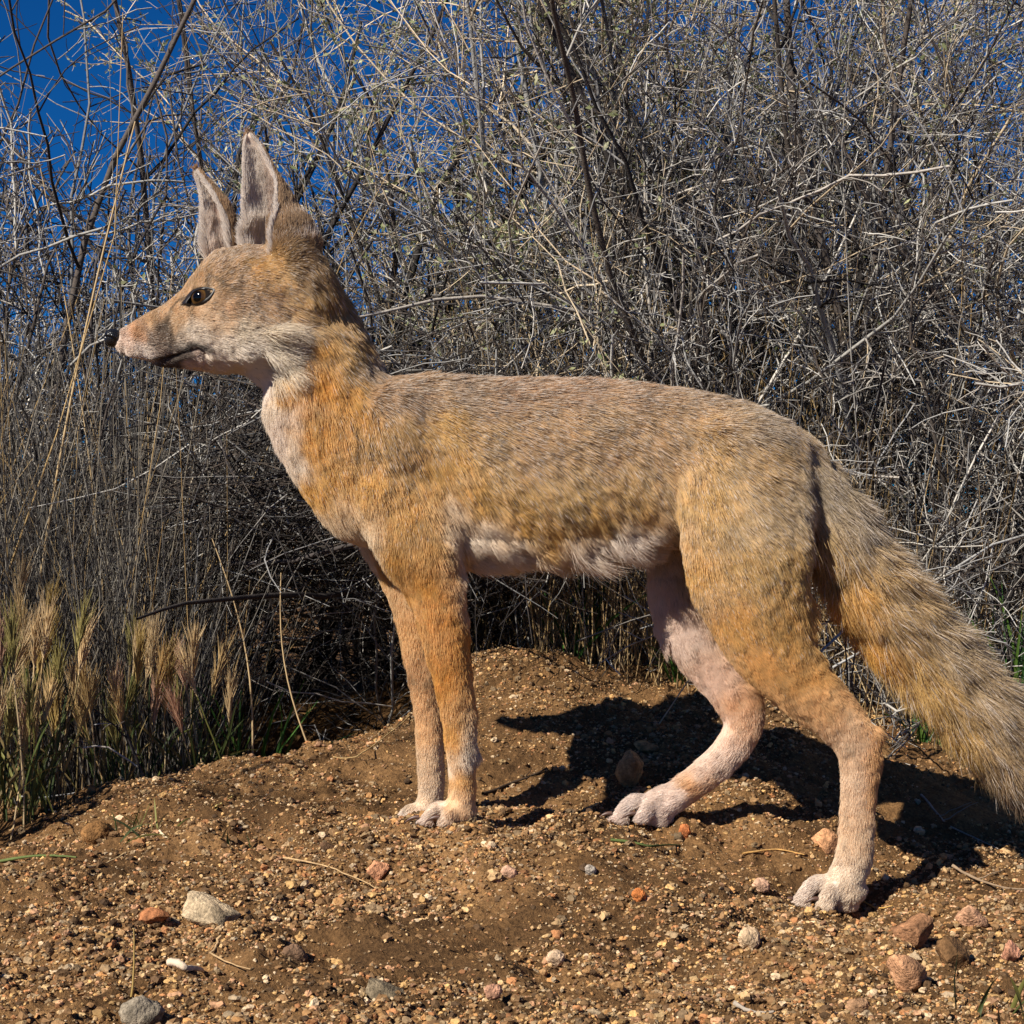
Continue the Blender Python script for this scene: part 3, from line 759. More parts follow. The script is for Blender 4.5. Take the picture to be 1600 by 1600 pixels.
# ------------------------------------------------------------------ coat pattern: (px, py, side, colour, hair mm, flow dx, dy, lift, grizzle)
T_ = [
 # muzzle, head
 (186,520,0,(206,180,164),1.2,1,.1,.2,0),(205,505,0,(186,150,118),1.8,1,-.35,.2,0),(245,485,0,(190,158,124),2.2,1,-.4,.2,.1),(280,460,0,(184,154,122),3,.9,-.6,.25,.2),
 (195,545,0,(228,206,190),1.8,1,.3,.2,0),(218,540,0,(226,206,190),2,1,.3,.2,.15),(205,530,0,(226,204,190),1.6,1,.2,.2,0),(210,548,0,(232,212,200),2,1,.3,.2,0),(240,520,0,(120,98,84),2,1,.2,.2,.5),(268,510,0,(104,86,74),2.4,1,.2,.2,.3),(215,515,0,(170,136,108),1.8,1,0,.2,.2),
 (210,568,0,(228,206,192),2.5,1,.2,.2,0),(255,560,0,(120,98,86),3,1,.3,.2,.2),(282,556,0,(70,56,50),3,1,.2,.15,0),(310,553,0,(84,68,60),4,1,.2,.15,0),(300,575,0,(206,180,164),4,1,.2,.2,0),(345,572,0,(220,198,180),6,1,.3,.25,0),
 (305,526,0,(232,212,194),4,1,.1,.2,.1),(295,502,0,(206,176,144),3.5,1,.1,.2,.1),(330,495,0,(214,186,156),4.5,1,.1,.2,.3),(340,478,0,(190,156,122),4.5,1,.1,.2,.2),
 (315,440,0,(190,160,126),4,.8,-.6,.25,.5),(345,410,0,(176,148,120),6,.8,-.6,.3,.8),(385,400,0,(170,142,116),7,.9,-.4,.3,.8),(360,440,0,(176,146,114),6,1,-.2,.25,.7),
 (398,425,0,(194,152,98),7,1,.1,.3,.4),(425,424,0,(192,156,108),8,1,.4,.3,.2),(380,470,0,(182,150,118),7,1,.1,.25,.8),(420,470,0,(196,162,124),9,1,.4,.25,.7),(375,512,0,(226,206,182),8,1,.25,.25,.5),
 (350,530,0,(230,210,192),7,1,.3,.25,.1),(395,548,0,(236,218,202),12,1,.4,.32,.1),(440,515,0,(232,212,188),22,1,.35,.42,.3),(450,480,0,(196,160,112),12,.9,.6,.35,.4),(440,560,0,(236,218,198),24,1,.45,.42,.1),(400,585,0,(226,206,192),10,1,.6,.3,0),
 # neck
 (455,375,0,(128,102,76),8,.3,-.8,.3,.2),(475,395,0,(136,108,76),10,.4,-.2,.3,.3),(490,420,0,(150,118,82),12,.6,.8,.3,.4),(500,470,0,(176,134,78),15,.5,.85,.35,.3),(530,500,0,(168,134,92),16,.5,.85,.4,.5),(490,540,0,(200,146,70),16,.35,.9,.3,.1),(540,560,0,(180,140,88),16,.5,.85,.4,.5),(565,580,0,(150,126,104),15,.6,.7,.35,.9),
 (450,600,0,(212,160,88),15,.2,1,.25,0),(500,610,0,(206,148,64),15,.25,1,.3,.05),(540,630,0,(196,142,70),14,.4,.9,.3,.2),(420,620,0,(232,210,190),13,.1,1,.25,0),(425,670,0,(232,208,190),13,.1,1,.25,0),(455,715,0,(232,208,186),12,.2,1,.25,0),(490,690,0,(206,154,86),12,.2,1,.25,.1),(480,760,0,(202,152,84),11,.3,.95,.25,.1),(520,810,0,(226,198,166),11,.35,.9,.25,0),(560,860,0,(228,204,176),10,.4,.9,.25,0),(520,740,0,(200,152,88),10,.3,.95,.25,.2),
 # shoulder
 (600,610,0,(166,134,104),13,.8,.5,.25,.9),(650,620,0,(162,132,104),13,.8,.5,.25,.9),(600,680,0,(186,148,98),11,.4,.9,.22,.5),(580,760,0,(198,154,94),10,.2,1,.22,.2),(650,720,0,(190,150,100),11,.3,.95,.22,.5),(640,800,0,(194,150,92),10,.15,1,.22,.2),(690,790,0,(204,160,98),10,.2,1,.25,.1),(620,860,0,(190,142,80),8,.15,1,.22,.1),(680,850,0,(204,158,98),8,.1,1,.22,0),
 # back and flank
 (720,605,0,(150,124,100),13,1,.25,.22,1),(800,605,0,(166,134,106),13,1,.2,.22,1),(900,608,0,(170,136,106),13,1,.15,.22,1),(1000,612,0,(172,140,110),13,1,.2,.22,1),(1100,625,0,(170,142,112),13,1,.3,.22,1),(1200,655,0,(164,142,116),13,.9,.45,.22,1),
 (670,670,0,(194,154,98),13,.7,.7,.25,.3),(690,740,0,(198,152,86),13,.6,.8,.25,.1),(760,700,0,(178,146,104),13,.8,.6,.22,.8),(850,690,0,(182,148,108),13,.85,.5,.22,.9),(950,690,0,(180,148,110),13,.85,.5,.22,.9),(1040,690,0,(180,146,106),12,.8,.6,.22,.8),
 (740,780,0,(198,150,80),14,.6,.8,.25,.2),(820,780,0,(190,150,92),14,.6,.8,.25,.4),(900,780,0,(188,152,98),14,.6,.8,.25,.5),(980,780,0,(186,150,96),13,.6,.8,.25,.5),(800,797,0,(200,148,72),15,.6,.8,.28,.1),(860,822,0,(200,150,78),15,.6,.8,.28,.1),(930,797,0,(196,152,88),14,.6,.8,.28,.2),(1000,795,0,(200,158,100),13,.6,.8,.25,.1),
 (712,803,0,(232,206,180),17,.6,.8,.3,0),(745,824,0,(236,212,190),18,.7,.7,.55,0),(790,846,0,(236,212,190),18,.7,.7,.55,0),(850,862,0,(224,202,182),18,.7,.7,.55,0),(900,846,0,(232,210,192),19,.6,.8,.55,0),(950,830,0,(238,216,200),19,.6,.8,.55,0),(1000,832,0,(238,216,200),18,.6,.8,.55,0),(760,880,0,(236,214,196),18,.8,.6,.55,0),(960,875,0,(236,214,196),18,.7,.7,.55,0),(1035,870,0,(228,200,176),10,.7,.8,.25,0),
 # haunch
 (1120,720,0,(184,150,104),12,.7,.7,.22,.5),(1200,720,0,(182,152,110),12,.8,.6,.22,.5),(1100,800,0,(192,156,104),11,.4,.9,.22,.4),(1180,810,0,(178,152,116),12,.6,.8,.22,.5),(1260,800,0,(192,168,136),12,.6,.8,.25,.3),(1090,880,0,(194,152,94),9,.3,.95,.22,.2),(1170,890,0,(188,152,100),10,.4,.9,.22,.3),(1250,900,0,(192,156,102),11,.4,.9,.25,.2),(1150,980,0,(198,148,86),8,.4,.9,.2,.1),(1230,970,0,(192,146,86),9,.3,.95,.22,.1),
 (1200,1040,0,(194,140,82),6,.6,.8,.2,0),(1260,1040,0,(190,138,80),6,.5,.85,.2,0),(1280,1100,0,(202,156,108),5,.6,.8,.18,0),(1340,1110,0,(206,160,112),4.5,.5,.85,.18,0),(1320,1160,.5,(226,196,168),4,.2,1,.18,0),(1372,1170,.5,(200,140,80),4,.1,1,.18,0),(1320,1220,.5,(228,200,174),4,0,1,.18,0),(1365,1220,.5,(202,144,82),4,0,1,.18,0),(1330,1300,.5,(222,192,162),4,-.1,1,.18,0),(1360,1320,.5,(204,168,128),5,-.1,1,.25,0),(1330,1370,.5,(224,200,176),4.5,-.3,1,.2,0),(1270,1380,.5,(236,216,200),3.5,-1,.4,.2,0),(1240,1400,.5,(228,204,190),3,-1,.4,.2,0),(1310,1410,.5,(228,204,180),4,-.6,.8,.2,0),
 # far hind leg (inner side)
 (1020,920,-1,(224,192,172),3,.3,1,.15,0),(1060,980,-1,(236,206,188),2.5,.5,.9,.12,0),(1110,1060,-1,(234,198,176),2.5,.6,.8,.12,0),(1150,1080,-1,(214,168,128),3,.6,.8,.12,0),(1180,1130,-1,(222,184,152),3,-.3,1,.12,0),(1130,1130,-1,(236,204,184),2.5,.1,1,.12,0),(1120,1190,-1,(234,206,188),3,-.8,.6,.12,0),(1090,1240,-1,(206,166,124),3,-.9,.5,.15,0),(1040,1245,-1,(236,210,194),3.5,-1,.3,.18,0),(990,1260,-1,(240,218,204),3.5,-1,.3,.2,0),(960,1270,-1,(232,206,194),3,-1,.3,.2,0),
 # forelegs
 (680,900,1,(196,140,70),6,0,1,.2,0),(700,960,1,(190,132,62),5,0,1,.18,0),(720,1000,1,(196,140,72),5.5,.1,1,.2,0),(735,960,1,(218,180,136),6,.2,1,.28,0),(705,1060,1,(194,136,68),4.5,0,1,.18,0),(740,1080,1,(206,160,106),6,.2,1,.3,0),(715,1150,1,(202,150,84),4,0,1,.18,0),(745,1170,1,(222,200,180),6,.2,1,.3,.1),(720,1210,1,(208,160,100),3.5,0,1,.16,0),(702,1200,1,(232,206,182),3.5,0,1,.16,0),(718,1250,1,(222,188,150),3.5,-.2,1,.18,0),(690,1265,1,(232,206,184),3.5,-1,.4,.2,0),(660,1275,1,(238,216,204),3,-1,.4,.2,0),
 (635,920,-1,(222,186,142),6,.1,1,.22,0),(650,980,-1,(214,172,122),5,0,1,.2,0),(655,1060,-1,(218,178,132),4.5,0,1,.18,0),(665,1140,-1,(222,184,140),4,0,1,.18,0),(662,1200,-1,(228,198,166),3.5,0,1,.16,0),(670,1240,-1,(226,200,174),3.5,-.2,1,.18,0),(640,1275,-1,(240,220,208),3,-1,.4,.2,0),
 # tail
 (1290,760,0,(158,140,116),15,.5,.85,.35,.8),(1340,800,0,(150,132,110),22,.55,.8,.4,.8),(1300,860,0,(184,150,100),20,.5,.9,.38,.5),(1300,930,0,(200,150,84),24,.5,.9,.42,.1),(1400,870,0,(156,136,110),24,.6,.8,.40,.8),(1380,950,0,(176,146,102),24,.6,.8,.40,.6),(1340,1000,0,(200,146,72),24,.55,.85,.42,.1),
 (1480,980,0,(164,142,112),24,.65,.75,.42,.7),(1420,1060,0,(188,150,92),24,.6,.8,.42,.4),(1540,1080,0,(170,146,114),24,.65,.75,.42,.6),(1480,1150,0,(180,142,86),24,.6,.8,.42,.3),(1580,1180,0,(158,132,98),24,.65,.75,.42,.4),(1600,1220,0,(120,98,74),24,.65,.75,.42,.3),(1700,1270,0,(60,48,40),24,.7,.7,.38,.1),
]
ct = np.array([[a[0], a[1], a[2]] for a in T_], float)
cc = np.array([lin(a[3]) for a in T_]); _sat = ((cc[:, 0] - cc[:, 2]) / cc[:, 0]).clip(0, 1)[:, None]
_lo = ((.60 - _sat) / .2).clip(0, 1) * (cc.max(1, keepdims=True) > .38)
_hi = ((_sat - .68) / .2).clip(0, 1)
cc = cc * (1 + _lo * (np.array([1.02, 1.09, 1.17]) - 1)) * (1 + _hi * (np.array([1.02, 1.10, .88]) - 1)) * np.array([1.06, 1.07, 1.02]); cl = np.array([a[4] for a in T_]) / 1000
cd = np.array([[a[5], -a[6]] for a in T_]); cli = np.array([a[7] for a in T_]); cg = np.array([a[8] for a in T_])
cd = cd / np.linalg.norm(cd, axis=1, keepdims=True)
MOUTH = catmull([(172,546),(190,556),(215,562),(240,563),(265,557),(290,549),(306,546),(318,552)], 8)
EYEL = catmull([(264,500),(276,492),(286,484),(300,472),(322,448),(336,455),(356,456)], 6)
def path_d(px, py, path):
    d = np.full(len(px), 1e9); near = (px < 380) & (py > 430)
    if near.any():
        q = np.stack([px[near], py[near]], 1); b = np.full(len(q), 1e9)
        for i in range(len(path) - 1):
            a, c = path[i], path[i + 1]; u = c - a
            t = (((q - a) @ u) / (u @ u)).clip(0, 1); b = np.minimum(b, np.linalg.norm(q - a - t[:, None] * u, axis=1))
        d[near] = b
    return d
def coat(p, warp=True):
    px = p[:, 0] / p[:, 1] * F + 800; py = 800 - (p[:, 2] - ZC) / p[:, 1] * F
    s = ((YF - p[:, 1]) / .035).clip(-1.2, 1.2)
    if warp:
        px = px + 7 * N1(p, 90) + 4 * N2(p, 260); py = py + 7 * N3(p, 90) + 4 * N4(p, 260)
    PX0, PY0 = px.copy(), py.copy()
    out = [np.empty((len(p), 3)), np.empty(len(p)), np.empty((len(p), 2)), np.empty(len(p)), np.empty(len(p))]
    ssc = 45.0
    sw = np.where(np.abs(ct[:, 2]) > 0.1, 1.0, 0.25)
    for i in range(0, len(p), 40000):
        j = slice(i, i + 40000)
        d2 = (px[j, None] - ct[None, :, 0]) ** 2 + (py[j, None] - ct[None, :, 1]) ** 2 + (sw[None] * ssc * (s[j, None] - ct[None, :, 2])) ** 2
        scale = np.where(px[j, None] < 480, 1.0, 1.0)
        w = 1 / (d2 + 60) ** np.where(px[j, None] < 480, 2.2, 1.75)
        w /= w.sum(1, keepdims=True)
        out[0][j] = w @ cc; out[1][j] = w @ cl; out[2][j] = w @ cd; out[3][j] = w @ cli; out[4][j] = w @ cg
    for path, wid, amt in ((EYEL, 3.6, .65),):
        dd = path_d(PX0, PY0, path); k = np.exp(-(dd / wid) ** 2)[:, None] * amt
        out[0] = out[0] * (1 - k) + k * np.array(lin((60, 46, 38)))
    dm = path_d(PX0, PY0, MOUTH); k = np.exp(-(dm / 3.6) ** 2)[:, None] * .85
    out[0] = out[0] * (1 - k) + k * np.array(lin((34, 26, 24)))
    out[1] = out[1] * (1 - .6 * k[:, 0])
    return out

fox = empty("kit_fox", (0.0, YF, float(ground_h(0.0, YF)[0])))
tag(fox, "tan kit fox with tall ears standing in profile facing left on the dirt mound", "fox")
base = np.array(fox.location)
_pv = np.empty(len(bme.vertices) * 3, np.float32); bme.vertices.foreach_get("co", _pv); _pv = _pv.reshape(-1, 3).astype(float)
_nv = np.empty(len(bme.vertices) * 3, np.float32); bme.vertices.foreach_get("normal", _nv); _nv = _nv.reshape(-1, 3)
_dm = path_d(_pv[:, 0] / _pv[:, 1] * F + 800, 800 - (_pv[:, 2] - ZC) / _pv[:, 1] * F, MOUTH)
_pv -= _nv * (np.exp(-(_dm / 3.2) ** 2) * .0022)[:, None]
bme.vertices.foreach_set("co", _pv.astype(np.float32).ravel()); bme.update()

# body mesh = remeshed trunk and limbs joined with the ears
bv, bt, bn = mesh_arrays(bme)
ears = []
for me, n in ((earN, nN), (earF, nF)):
    v, t, nn = mesh_arrays(me); ears.append((v, t, nn, n))
col_b = coat(bv)[0] * .84
_q = bv[:, 0] / bv[:, 1] * F + 800 - 311, 800 - (bv[:, 2] - ZC) / bv[:, 1] * F - 464
_a = math.radians(-24); _e = ((_q[0] * math.cos(_a) + _q[1] * math.sin(_a)) / 22) ** 2 + ((-_q[0] * math.sin(_a) + _q[1] * math.cos(_a)) / 13) ** 2
col_b[_e < 1] = lin((24, 19, 17))
EIN, EOUT, ERIM = np.array(lin((178,146,122))), np.array(lin((112,88,68))), np.array(lin((216,192,166)))
Vall = [bv]; Fall = [bt]; Call = [col_b]; o_ = len(bv)
for v, t, nn, n in ears:
    c = np.empty((len(v), 3)); c[:n] = EOUT * .8; c[n:] = np.array(lin((206,186,170)))
    Vall.append(v); Fall.append(t + o_); Call.append(c); o_ += len(v)
Vall = np.vstack(Vall) - base
M_skin = attr_mat("skin_and_underfur", .9, .15, noise=.12, nscale=300)
body = obj("body", mesh_np("body", Vall, np.vstack(Fall), np.vstack(Call)), M_skin, fox)

# ------------------------------------------------------------------ fur as real strands
def sample(v, t, nn, n, r, wfun=None):
    a, b, c = v[t[:, 0]], v[t[:, 1]], v[t[:, 2]]
    ar = np.linalg.norm(np.cross(b - a, c - a), axis=1)
    if wfun is not None: ar = ar * wfun((a + b + c) / 3, norm(nn[t[:, 0]]))
    i = r.choice(len(t), n, p=ar / ar.sum())
    u, w = r.random(n), r.random(n); f = u + w > 1; u[f] = 1 - u[f]; w[f] = 1 - w[f]
    p = a[i] + (b[i] - a[i]) * u[:, None] + (c[i] - a[i]) * w[:, None]
    q = norm(nn[t[i, 0]] * (1 - u - w)[:, None] + nn[t[i, 1]] * u[:, None] + nn[t[i, 2]] * w[:, None])
    return p, q
def strands(r, p, q, flow, L, lift, col, griz, K=5, clump=1.0, rr=.00021):
    n = len(p)
    fl_ = np.interp(L, [.010, .020], [0, 1])[:, None]   # long tail hair stands looser
    tan = flow - q * (flow * q).sum(1, keepdims=True); tan = norm(tan)
    # locks: neighbouring hairs share a deviation
    dev = np.stack([N1(p, 420) + .6 * N4(p, 900), N2(p, 420) + .6 * N5(p, 900), N3(p, 420) + .6 * N6(p, 900)], 1) * (.075 + .10 * fl_) * clump + r.normal(size=(n, 3)) * (.085 + .09 * fl_)
    big = np.stack([N4(p, 110), N5(p, 110), N6(p, 110)], 1) * .06 * clump
    lf = (lift * r.uniform(.75, 1.3, n) * (1 + .10 * N6(p, 260)) + .06)[:, None]
    d = norm(tan + dev + big + q * lf)
    # keep the hair outside of the skin
    dn = (d * q).sum(1, keepdims=True); d = norm(d + q * np.maximum(0, .14 - dn))
    t = np.linspace(0, 1, K)[None, :, None]
    LL = L[:, None, None]
    droop = -q[:, None] * (lf[:, None] * .25) * t ** 2 + tan[:, None] * .18 * t ** 2
    pts = p[:, None] + LL * (d[:, None] * t + droop) - q[:, None] * .0001
    rad = (rr * r.uniform(.7, 1.25, n))[:, None] * np.array([1, .95, .8, .55, .12])[None, :K]
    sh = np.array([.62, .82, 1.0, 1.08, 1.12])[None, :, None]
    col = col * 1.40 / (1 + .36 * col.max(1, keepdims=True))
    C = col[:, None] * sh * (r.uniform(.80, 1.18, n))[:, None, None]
    # grizzled guard hairs: dark band with white or black tip
    u = r.random(n); g = griz
    wt = u < .30 * g; dk = (u > .30 * g) & (u < .44 * g)
    C[wt, 3:] = np.array(lin((236,222,206))); C[wt, 2] *= .8
    C[dk, 2:] = np.array(lin((96,76,58)))
    rad[wt | dk] *= 1.25
    C = C * (1 + .07 * N5(p, 620) + .04 * N2(p, 160))[:, None, None].clip(.6, 1.4)
    return pts, rad, C
SP, SR, SC = [], [], []
r = np.random.default_rng(5)
def wf(c, nn):
    px = c[:, 0] / c[:, 1] * F + 800; py = 800 - (c[:, 2] - ZC) / c[:, 1] * F
    w = np.where(nn[:, 1] > .25, .35, 1.0)
    w = w * np.where((px > 1300) & (py < 1300) & (py > 700), 1.15, 1.0) * np.where(px < 480, 3.0, 1.0) * np.where((py > 900) & (px < 1400), 2.0, 1.0) * np.where(px < 340, 1.8, 1.0)
    # nothing grows inside the nose pad
    return w * np.where(np.hypot(px - 172, py - 525) < 15, 0.0, 1.0) * np.where(px > 1640, .5, 1.0)
EYE = (311, 464)
p, q = sample(bv, bt, bn, 680000, r, wf)
col, L, fl, lift, gz = coat(p)
px = p[:, 0] / p[:, 1] * F + 800; py = 800 - (p[:, 2] - ZC) / p[:, 1] * F
# bare almond round each eye
du, dv = (px - EYE[0]), (py - EYE[1]); a_ = math.radians(-24)
eu = du * math.cos(a_) + dv * math.sin(a_); ev = -du * math.sin(a_) + dv * math.cos(a_)
ed = (eu / 21) ** 2 + (ev / 13.5) ** 2
keep = ed > 1.0
L = L * (1 - .55 * np.exp(-np.maximum(ed - 1, 0) * .8))
flow = np.stack([fl[:, 0], 0 * px, fl[:, 1]], 1)
L = np.where(L < .018, L * (.62 + .38 * (L < .006)), L) ; L = np.where((px < 420) & (py > 520), np.maximum(L, .0034), L); L = np.maximum(L, np.where((py > 1345) | ((py > 1225) & (px < 1100)), .0019, .0026)); L = np.where((py > 1345) | ((py > 1225) & (px < 1100)), np.minimum(L, .0030), L) * r.uniform(.75, 1.2, len(L))
L = np.where((p[:, 1] > YF + .012) & (px > 980) & (px < 1210) & (py > 900) & (py < 1230), L * 1.6, L)
bel = (q[:, 2] < -.35) & (px > 690) & (px < 1045) & (py > 835); lift = np.where(bel, 1.5, lift); L = np.where(bel, L * (1.35 + .35 * N5(p, 240)), L)
s_ = [x[keep] for x in (p, q, flow, L, lift, col, gz)]
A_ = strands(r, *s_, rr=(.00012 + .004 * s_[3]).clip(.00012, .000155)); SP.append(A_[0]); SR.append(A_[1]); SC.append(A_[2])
# soft undercoat fluff on belly and tail is covered by the same locks; ears next
for k, (v, t, nn, n) in enumerate(ears):
    tin = t[(t >= n).all(1)]; tout = t[(t < n).all(1)]; trim = t[((t < n).any(1)) & ((t >= n).any(1))]
    
    for tt, cnt, ccol, ln, lf in ((tout, 34000, (156,128,96), .0055, .16), (tin, 26000, (228,214,202), .0075, .22), (trim, 8000, (240,230,220), .007, .35)):
        p, q = sample(v, tt, nn, cnt, r)
        hh = (p[:, 2] - v[:, 2].min()) / (v[:, 2].max() - v[:, 2].min())
        col = np.tile(np.array(lin(ccol)), (cnt, 1))
        if tt is tin:
            x = (p[:, 0] - v[:, 0].min()) / (np.ptp(v[:, 0]))
            ctr = np.exp(-(((hh - .42) / .2) ** 2 + ((x - .47) / .09) ** 2))
            col = col * (1 - .8 * ctr[:, None]) + .8 * ctr[:, None] * np.array(lin((112,72,62)))
            med = (x < .30)[:, None]; col = np.where(med, np.array(lin((236, 226, 216))), col)
            Lh = ln * (1 - .85 * (hh > .85)) * (1 - .6 * ctr) * np.where(hh < .35, 1.8, 1)
        else: Lh = np.full(cnt, ln)
        if tt is tout: col = col * (.75 + .5 * hh[:, None] + .35 * np.exp(-hh / .18)[:, None]); Lh = Lh * (1 + 1.2 * np.exp(-hh / .15))
        if tt is trim: Lh = ln * (1.6 - 1.35 * hh) * np.where(k == 1, 1.2, 1)
        fl = np.tile(np.array([-.18, 0, 1.0]), (cnt, 1))
        if tt is trim: fl = fl + np.array([-.6, -.2, 0]) * (1 - hh)[:, None]
        A_ = strands(r, p, q, fl, Lh * r.uniform(.6, 1.2, cnt), np.full(cnt, lf), col, np.zeros(cnt), clump=.5, rr=.00016)
        SP.append(A_[0]); SR.append(A_[1]); SC.append(A_[2])
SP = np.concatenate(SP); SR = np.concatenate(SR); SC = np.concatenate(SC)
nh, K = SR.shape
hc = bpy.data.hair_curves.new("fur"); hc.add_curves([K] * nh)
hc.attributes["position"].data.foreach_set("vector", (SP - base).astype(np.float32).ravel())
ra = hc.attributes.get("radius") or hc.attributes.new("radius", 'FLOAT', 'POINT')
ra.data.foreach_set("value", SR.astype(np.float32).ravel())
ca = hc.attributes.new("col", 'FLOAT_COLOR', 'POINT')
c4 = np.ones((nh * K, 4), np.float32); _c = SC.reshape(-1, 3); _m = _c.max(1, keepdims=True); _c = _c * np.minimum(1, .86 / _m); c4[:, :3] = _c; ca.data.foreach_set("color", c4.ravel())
def fur_mat():
    m = bpy.data.materials.new("fur"); m.use_nodes = True; n = m.node_tree.nodes; l = m.node_tree.links
    n.remove(n["Principled BSDF"])
    a = n.new("ShaderNodeAttribute"); a.attribute_name = "col"
    df = n.new("ShaderNodeBsdfDiffuse"); l.new(a.outputs["Color"], df.inputs["Color"])
    tr = n.new("ShaderNodeBsdfTranslucent"); l.new(a.outputs["Color"], tr.inputs["Color"])
    m1 = n.new("ShaderNodeMixShader"); m1.inputs[0].default_value = .35; l.new(df.outputs[0], m1.inputs[1]); l.new(tr.outputs[0], m1.inputs[2])
    hr = n.new("ShaderNodeBsdfHair"); hr.component = 'Reflection'; hr.inputs["Color"].default_value = (.75, .68, .6, 1)
    hr.inputs["RoughnessU"].default_value = .35; hr.inputs["RoughnessV"].default_value = .8
    m2 = n.new("ShaderNodeMixShader"); m2.inputs[0].default_value = .10; l.new(m1.outputs[0], m2.inputs[1]); l.new(hr.outputs[0], m2.inputs[2])
    l.new(m2.outputs[0], n["Material Output"].inputs["Surface"]); return m
M_fur = fur_mat(); hc.materials.append(M_fur)
fur = bpy.data.objects.new("fur", hc); link(fur, fox)

# ------------------------------------------------------------------ eyes, nose, claws, whiskers
from mathutils.bvhtree import BVHTree
bvh = BVHTree.FromPolygons([tuple(x) for x in bv], [tuple(x) for x in bt.tolist()])
def hit(px, py, near=True):
    if near:
        o = Vector((0, 0, ZC)); d = Vector(P(px, py, 1.0)) - o; h = bvh.ray_cast(o, d.normalized())
    else:
        x = P(px, py, HD); h = bvh.ray_cast(Vector((x[0], 2.0, x[2])), Vector((0, -1, 0)))
    return np.array(h[0]), np.array(h[1])
def simple_mat(name, c, rough, spec=.5, coat_=0.0):
    m, n, l, b = new_mat(name, rough, spec); b.inputs["Base Color"].default_value = (*lin(c), 1)
    if coat_: b.inputs["Coat Weight"].default_value = coat_; b.inputs["Coat Roughness"].default_value = .03
    return m
M_lid = simple_mat("eyelid_skin", (26,20,18), .45); M_claw = simple_mat("claw_horn", (92,68,58), .4)
M_nose = bpy.data.materials.new("nose_skin"); M_nose.use_nodes = True
nb = M_nose.node_tree.nodes["Principled BSDF"]; nb.inputs["Base Color"].default_value = (.010, .010, .011, 1); nb.inputs["Roughness"].default_value = .24
_v = M_nose.node_tree.nodes.new("ShaderNodeTexVoronoi"); _v.inputs["Scale"].default_value = 900
_b = M_nose.node_tree.nodes.new("ShaderNodeBump"); _b.inputs["Strength"].default_value = .4; _b.inputs["Distance"].default_value = .001
_t = M_nose.node_tree.nodes.new("ShaderNodeTexCoord")
M_nose.node_tree.links.new(_t.outputs["Object"], _v.inputs["Vector"]); M_nose.node_tree.links.new(_v.outputs["Distance"], _b.inputs["Height"]); M_nose.node_tree.links.new(_b.outputs[0], nb.inputs["Normal"])
def eye_mat():
    m, n, l, b = new_mat("eye", .08, .35)
    a = n.new("ShaderNodeAttribute"); a.attribute_name = "col"; l.new(a.outputs["Color"], b.inputs["Base Color"]); return m
M_eye = eye_mat()
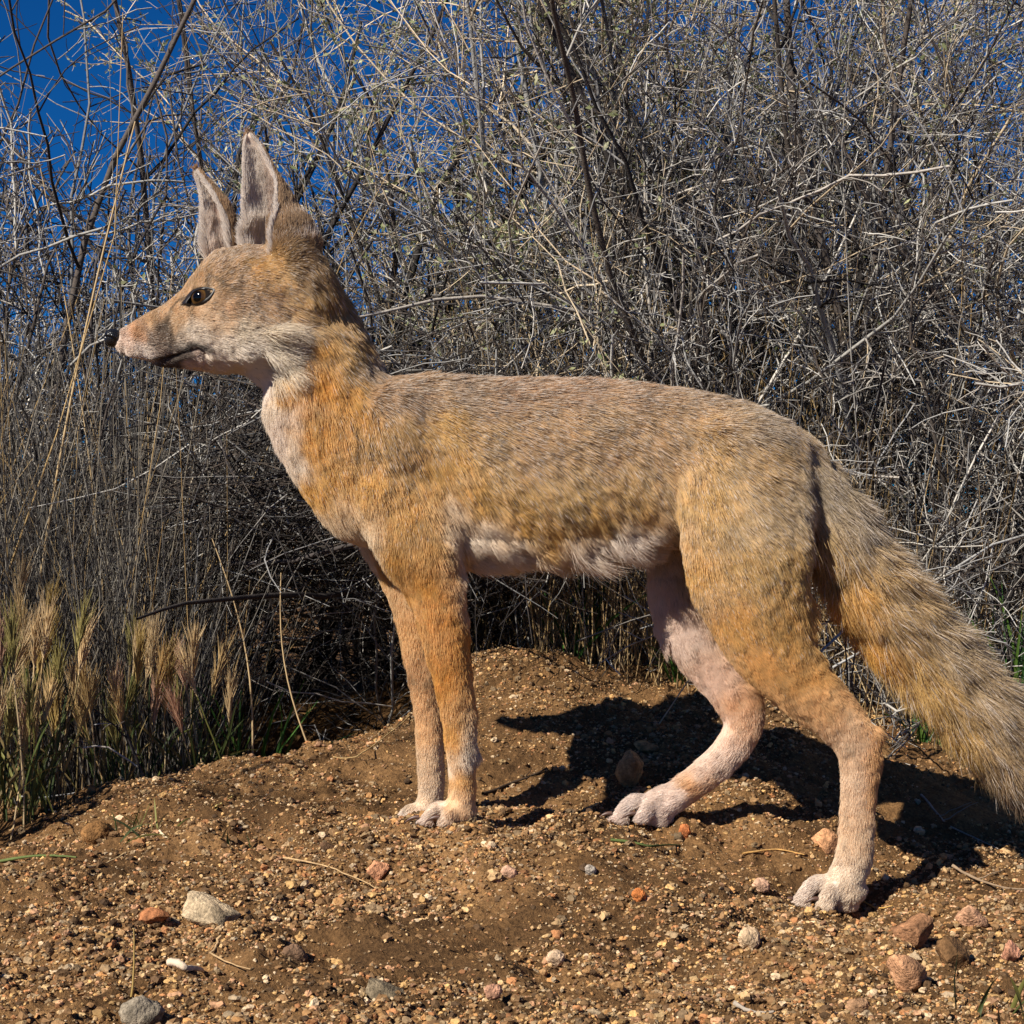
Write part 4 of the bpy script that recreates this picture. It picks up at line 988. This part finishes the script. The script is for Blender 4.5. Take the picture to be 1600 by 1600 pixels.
for near in (True, False):
    h, nn = hit(EYE[0], EYE[1], near)
    look = norm(np.array([-.42, -1.0 if near else 1.0, .10]))
    Re = .0078
    c = h - look * Re * .62
    V0, F0 = ico(5); dt = V0 @ look
    colr = np.empty((len(V0), 3)); an = np.degrees(np.arccos(dt.clip(-1, 1)))
    colr[:] = lin((26,20,17)); colr[an < 60] = lin((84,60,34)); colr[an < 46] = lin((96,70,36)); colr[an < 38] = lin((72,50,26)); 
    # vertical oval pupil
    up = norm(np.array([0, 0, 1.]) - look * look[2]); sd_ = np.cross(up, look)
    pu = (V0 @ sd_ / .42) ** 2 + (V0 @ up / .50) ** 2; colr[(pu < 1) & (dt > 0)] = lin((6,5,5))
    e = obj("eye", mesh_np("eye", V0 * Re, F0, colr), M_eye, fox); e.location = c - base
    # lids: an almond ring that follows the skin around the eyeball
    bm_ = []; S = 40; a0 = math.radians(24)
    u_ = np.array([math.cos(a0), 0, math.sin(a0)]); w_ = np.array([-math.sin(a0), 0, math.cos(a0)])
    ring = []
    for j in range(S):
        t = 2 * math.pi * j / S; cx, sy = math.cos(t), math.sin(t)
        for (ku, kv) in ((1.42, 1.45), (1.2, 1.28), (1.0, 1.12), (.94, 1.02)):
            uu = cx * 18 * ku * (1.0 + (.28 if cx < 0 else .12) * abs(cx) ** 4); vv = sy * (10.0 if sy > 0 else 9.0) * kv * (1 - .38 * abs(cx) ** 3)
            pt = np.array([uu, -vv])
            ppx = EYE[0] + uu * math.cos(a0) - vv * math.sin(a0) * 1.0; ppy = EYE[1] - (uu * math.sin(a0) + vv * math.cos(a0))
            if ku > 1:
                hh_, n2 = hit(ppx, ppy, near); lift_ = .0002 if ku > 1.3 else .0013
                ring.append(hh_ + np.array([0, -lift_ if near else lift_, 0]))
            else:
                s = YF / F
                off_ = (uu * u_ + vv * w_) * s
                q_ = h + off_; k2 = Re ** 2 * 1.10 - ((q_ - c)[0] ** 2 + (q_ - c)[2] ** 2)
                yy = math.sqrt(max(k2, (Re * .3) ** 2)); q_[1] = c[1] + (-yy if near else yy); q_[1] += (-.0004 if near else .0004)
                ring.append(q_)
    ring = np.array(ring).reshape(S, 4, 3); Fc = []
    for j in range(S):
        j2 = (j + 1) % S
        for k in range(3): Fc.append((j * 4 + k, j2 * 4 + k, j2 * 4 + k + 1, j * 4 + k + 1))
    obj("eyelid", mesh_np("eyelid", ring.reshape(-1, 3) - base, np.array(Fc)), M_lid, fox)
# nose pad
V0, F0 = ico(5)
s = HD / F; Vn = V0 * np.array([16.5 * s, .0076, 16 * s])
Vn[:, 0] *= np.where(V0[:, 0] > 0, 1.1, .8)
Vn[:, 2] *= np.where(V0[:, 2] < 0, .95, .85)
Vn[:, 1] *= np.where(V0[:, 2] < 0, .75, 1.0)
for sg in (-1, 1):   # nostrils
    cpt = np.array([-.72, sg * .52, -.15]); dd = np.linalg.norm((V0 - cpt) * np.array([1, 1.1, 1.5]), axis=1)
    Vn += -norm(V0) * (np.exp(-(dd / .26) ** 2) * .0032)[:, None]
nz = obj("nose", mesh_np("nose", Vn, F0), M_nose, fox); nz.location = P(176, 527, HD) - base; nz.rotation_euler = (0, math.radians(12), 0)
# claws
for (px_, py_, y_) in claws:
    t = np.linspace(0, 1, 6); s = y_ / F
    pts = np.stack([-t * 23 * s, 0 * t, (t * 3 - 12 * t * t) * s], 1); rad = np.array([.0016, .0016, .0014, .0011, .0007, .0001])
    V_, F_, _ = tubes(pts[None], rad[None], 7, np.zeros((1, 3)))
    o = obj("claw", mesh_np("claw", V_, F_), M_claw, fox); o.location = P(px_ + 3, py_, y_) - base
# whiskers
r = np.random.default_rng(61); M_wh = simple_mat("whisker", (50,40,34), .4)
for near in (True, False):
    W = []
    for i in range(13):
        h, nn = hit(222 + r.uniform(-8, 34), 528 + r.uniform(-12, 16), near)
        d = norm(np.array([1.0, (-1 if near else 1) * r.uniform(.1, .35), r.uniform(-.22, .12)]))
        W.append(grow(r, (h)[None], d[None], np.array([r.uniform(.022, .048)]), 9, .02, 0, .12)[0])
    W = np.array(W) - base
    V_, F_, _ = tubes(W, (.00014 * np.linspace(1, .3, 9))[None] * np.ones((len(W), 1)), 3, np.zeros((len(W), 3)))
    obj("whiskers", mesh_np("whiskers", V_, F_), M_wh, fox)
print("fox hairs", nh, "body verts", len(bv))
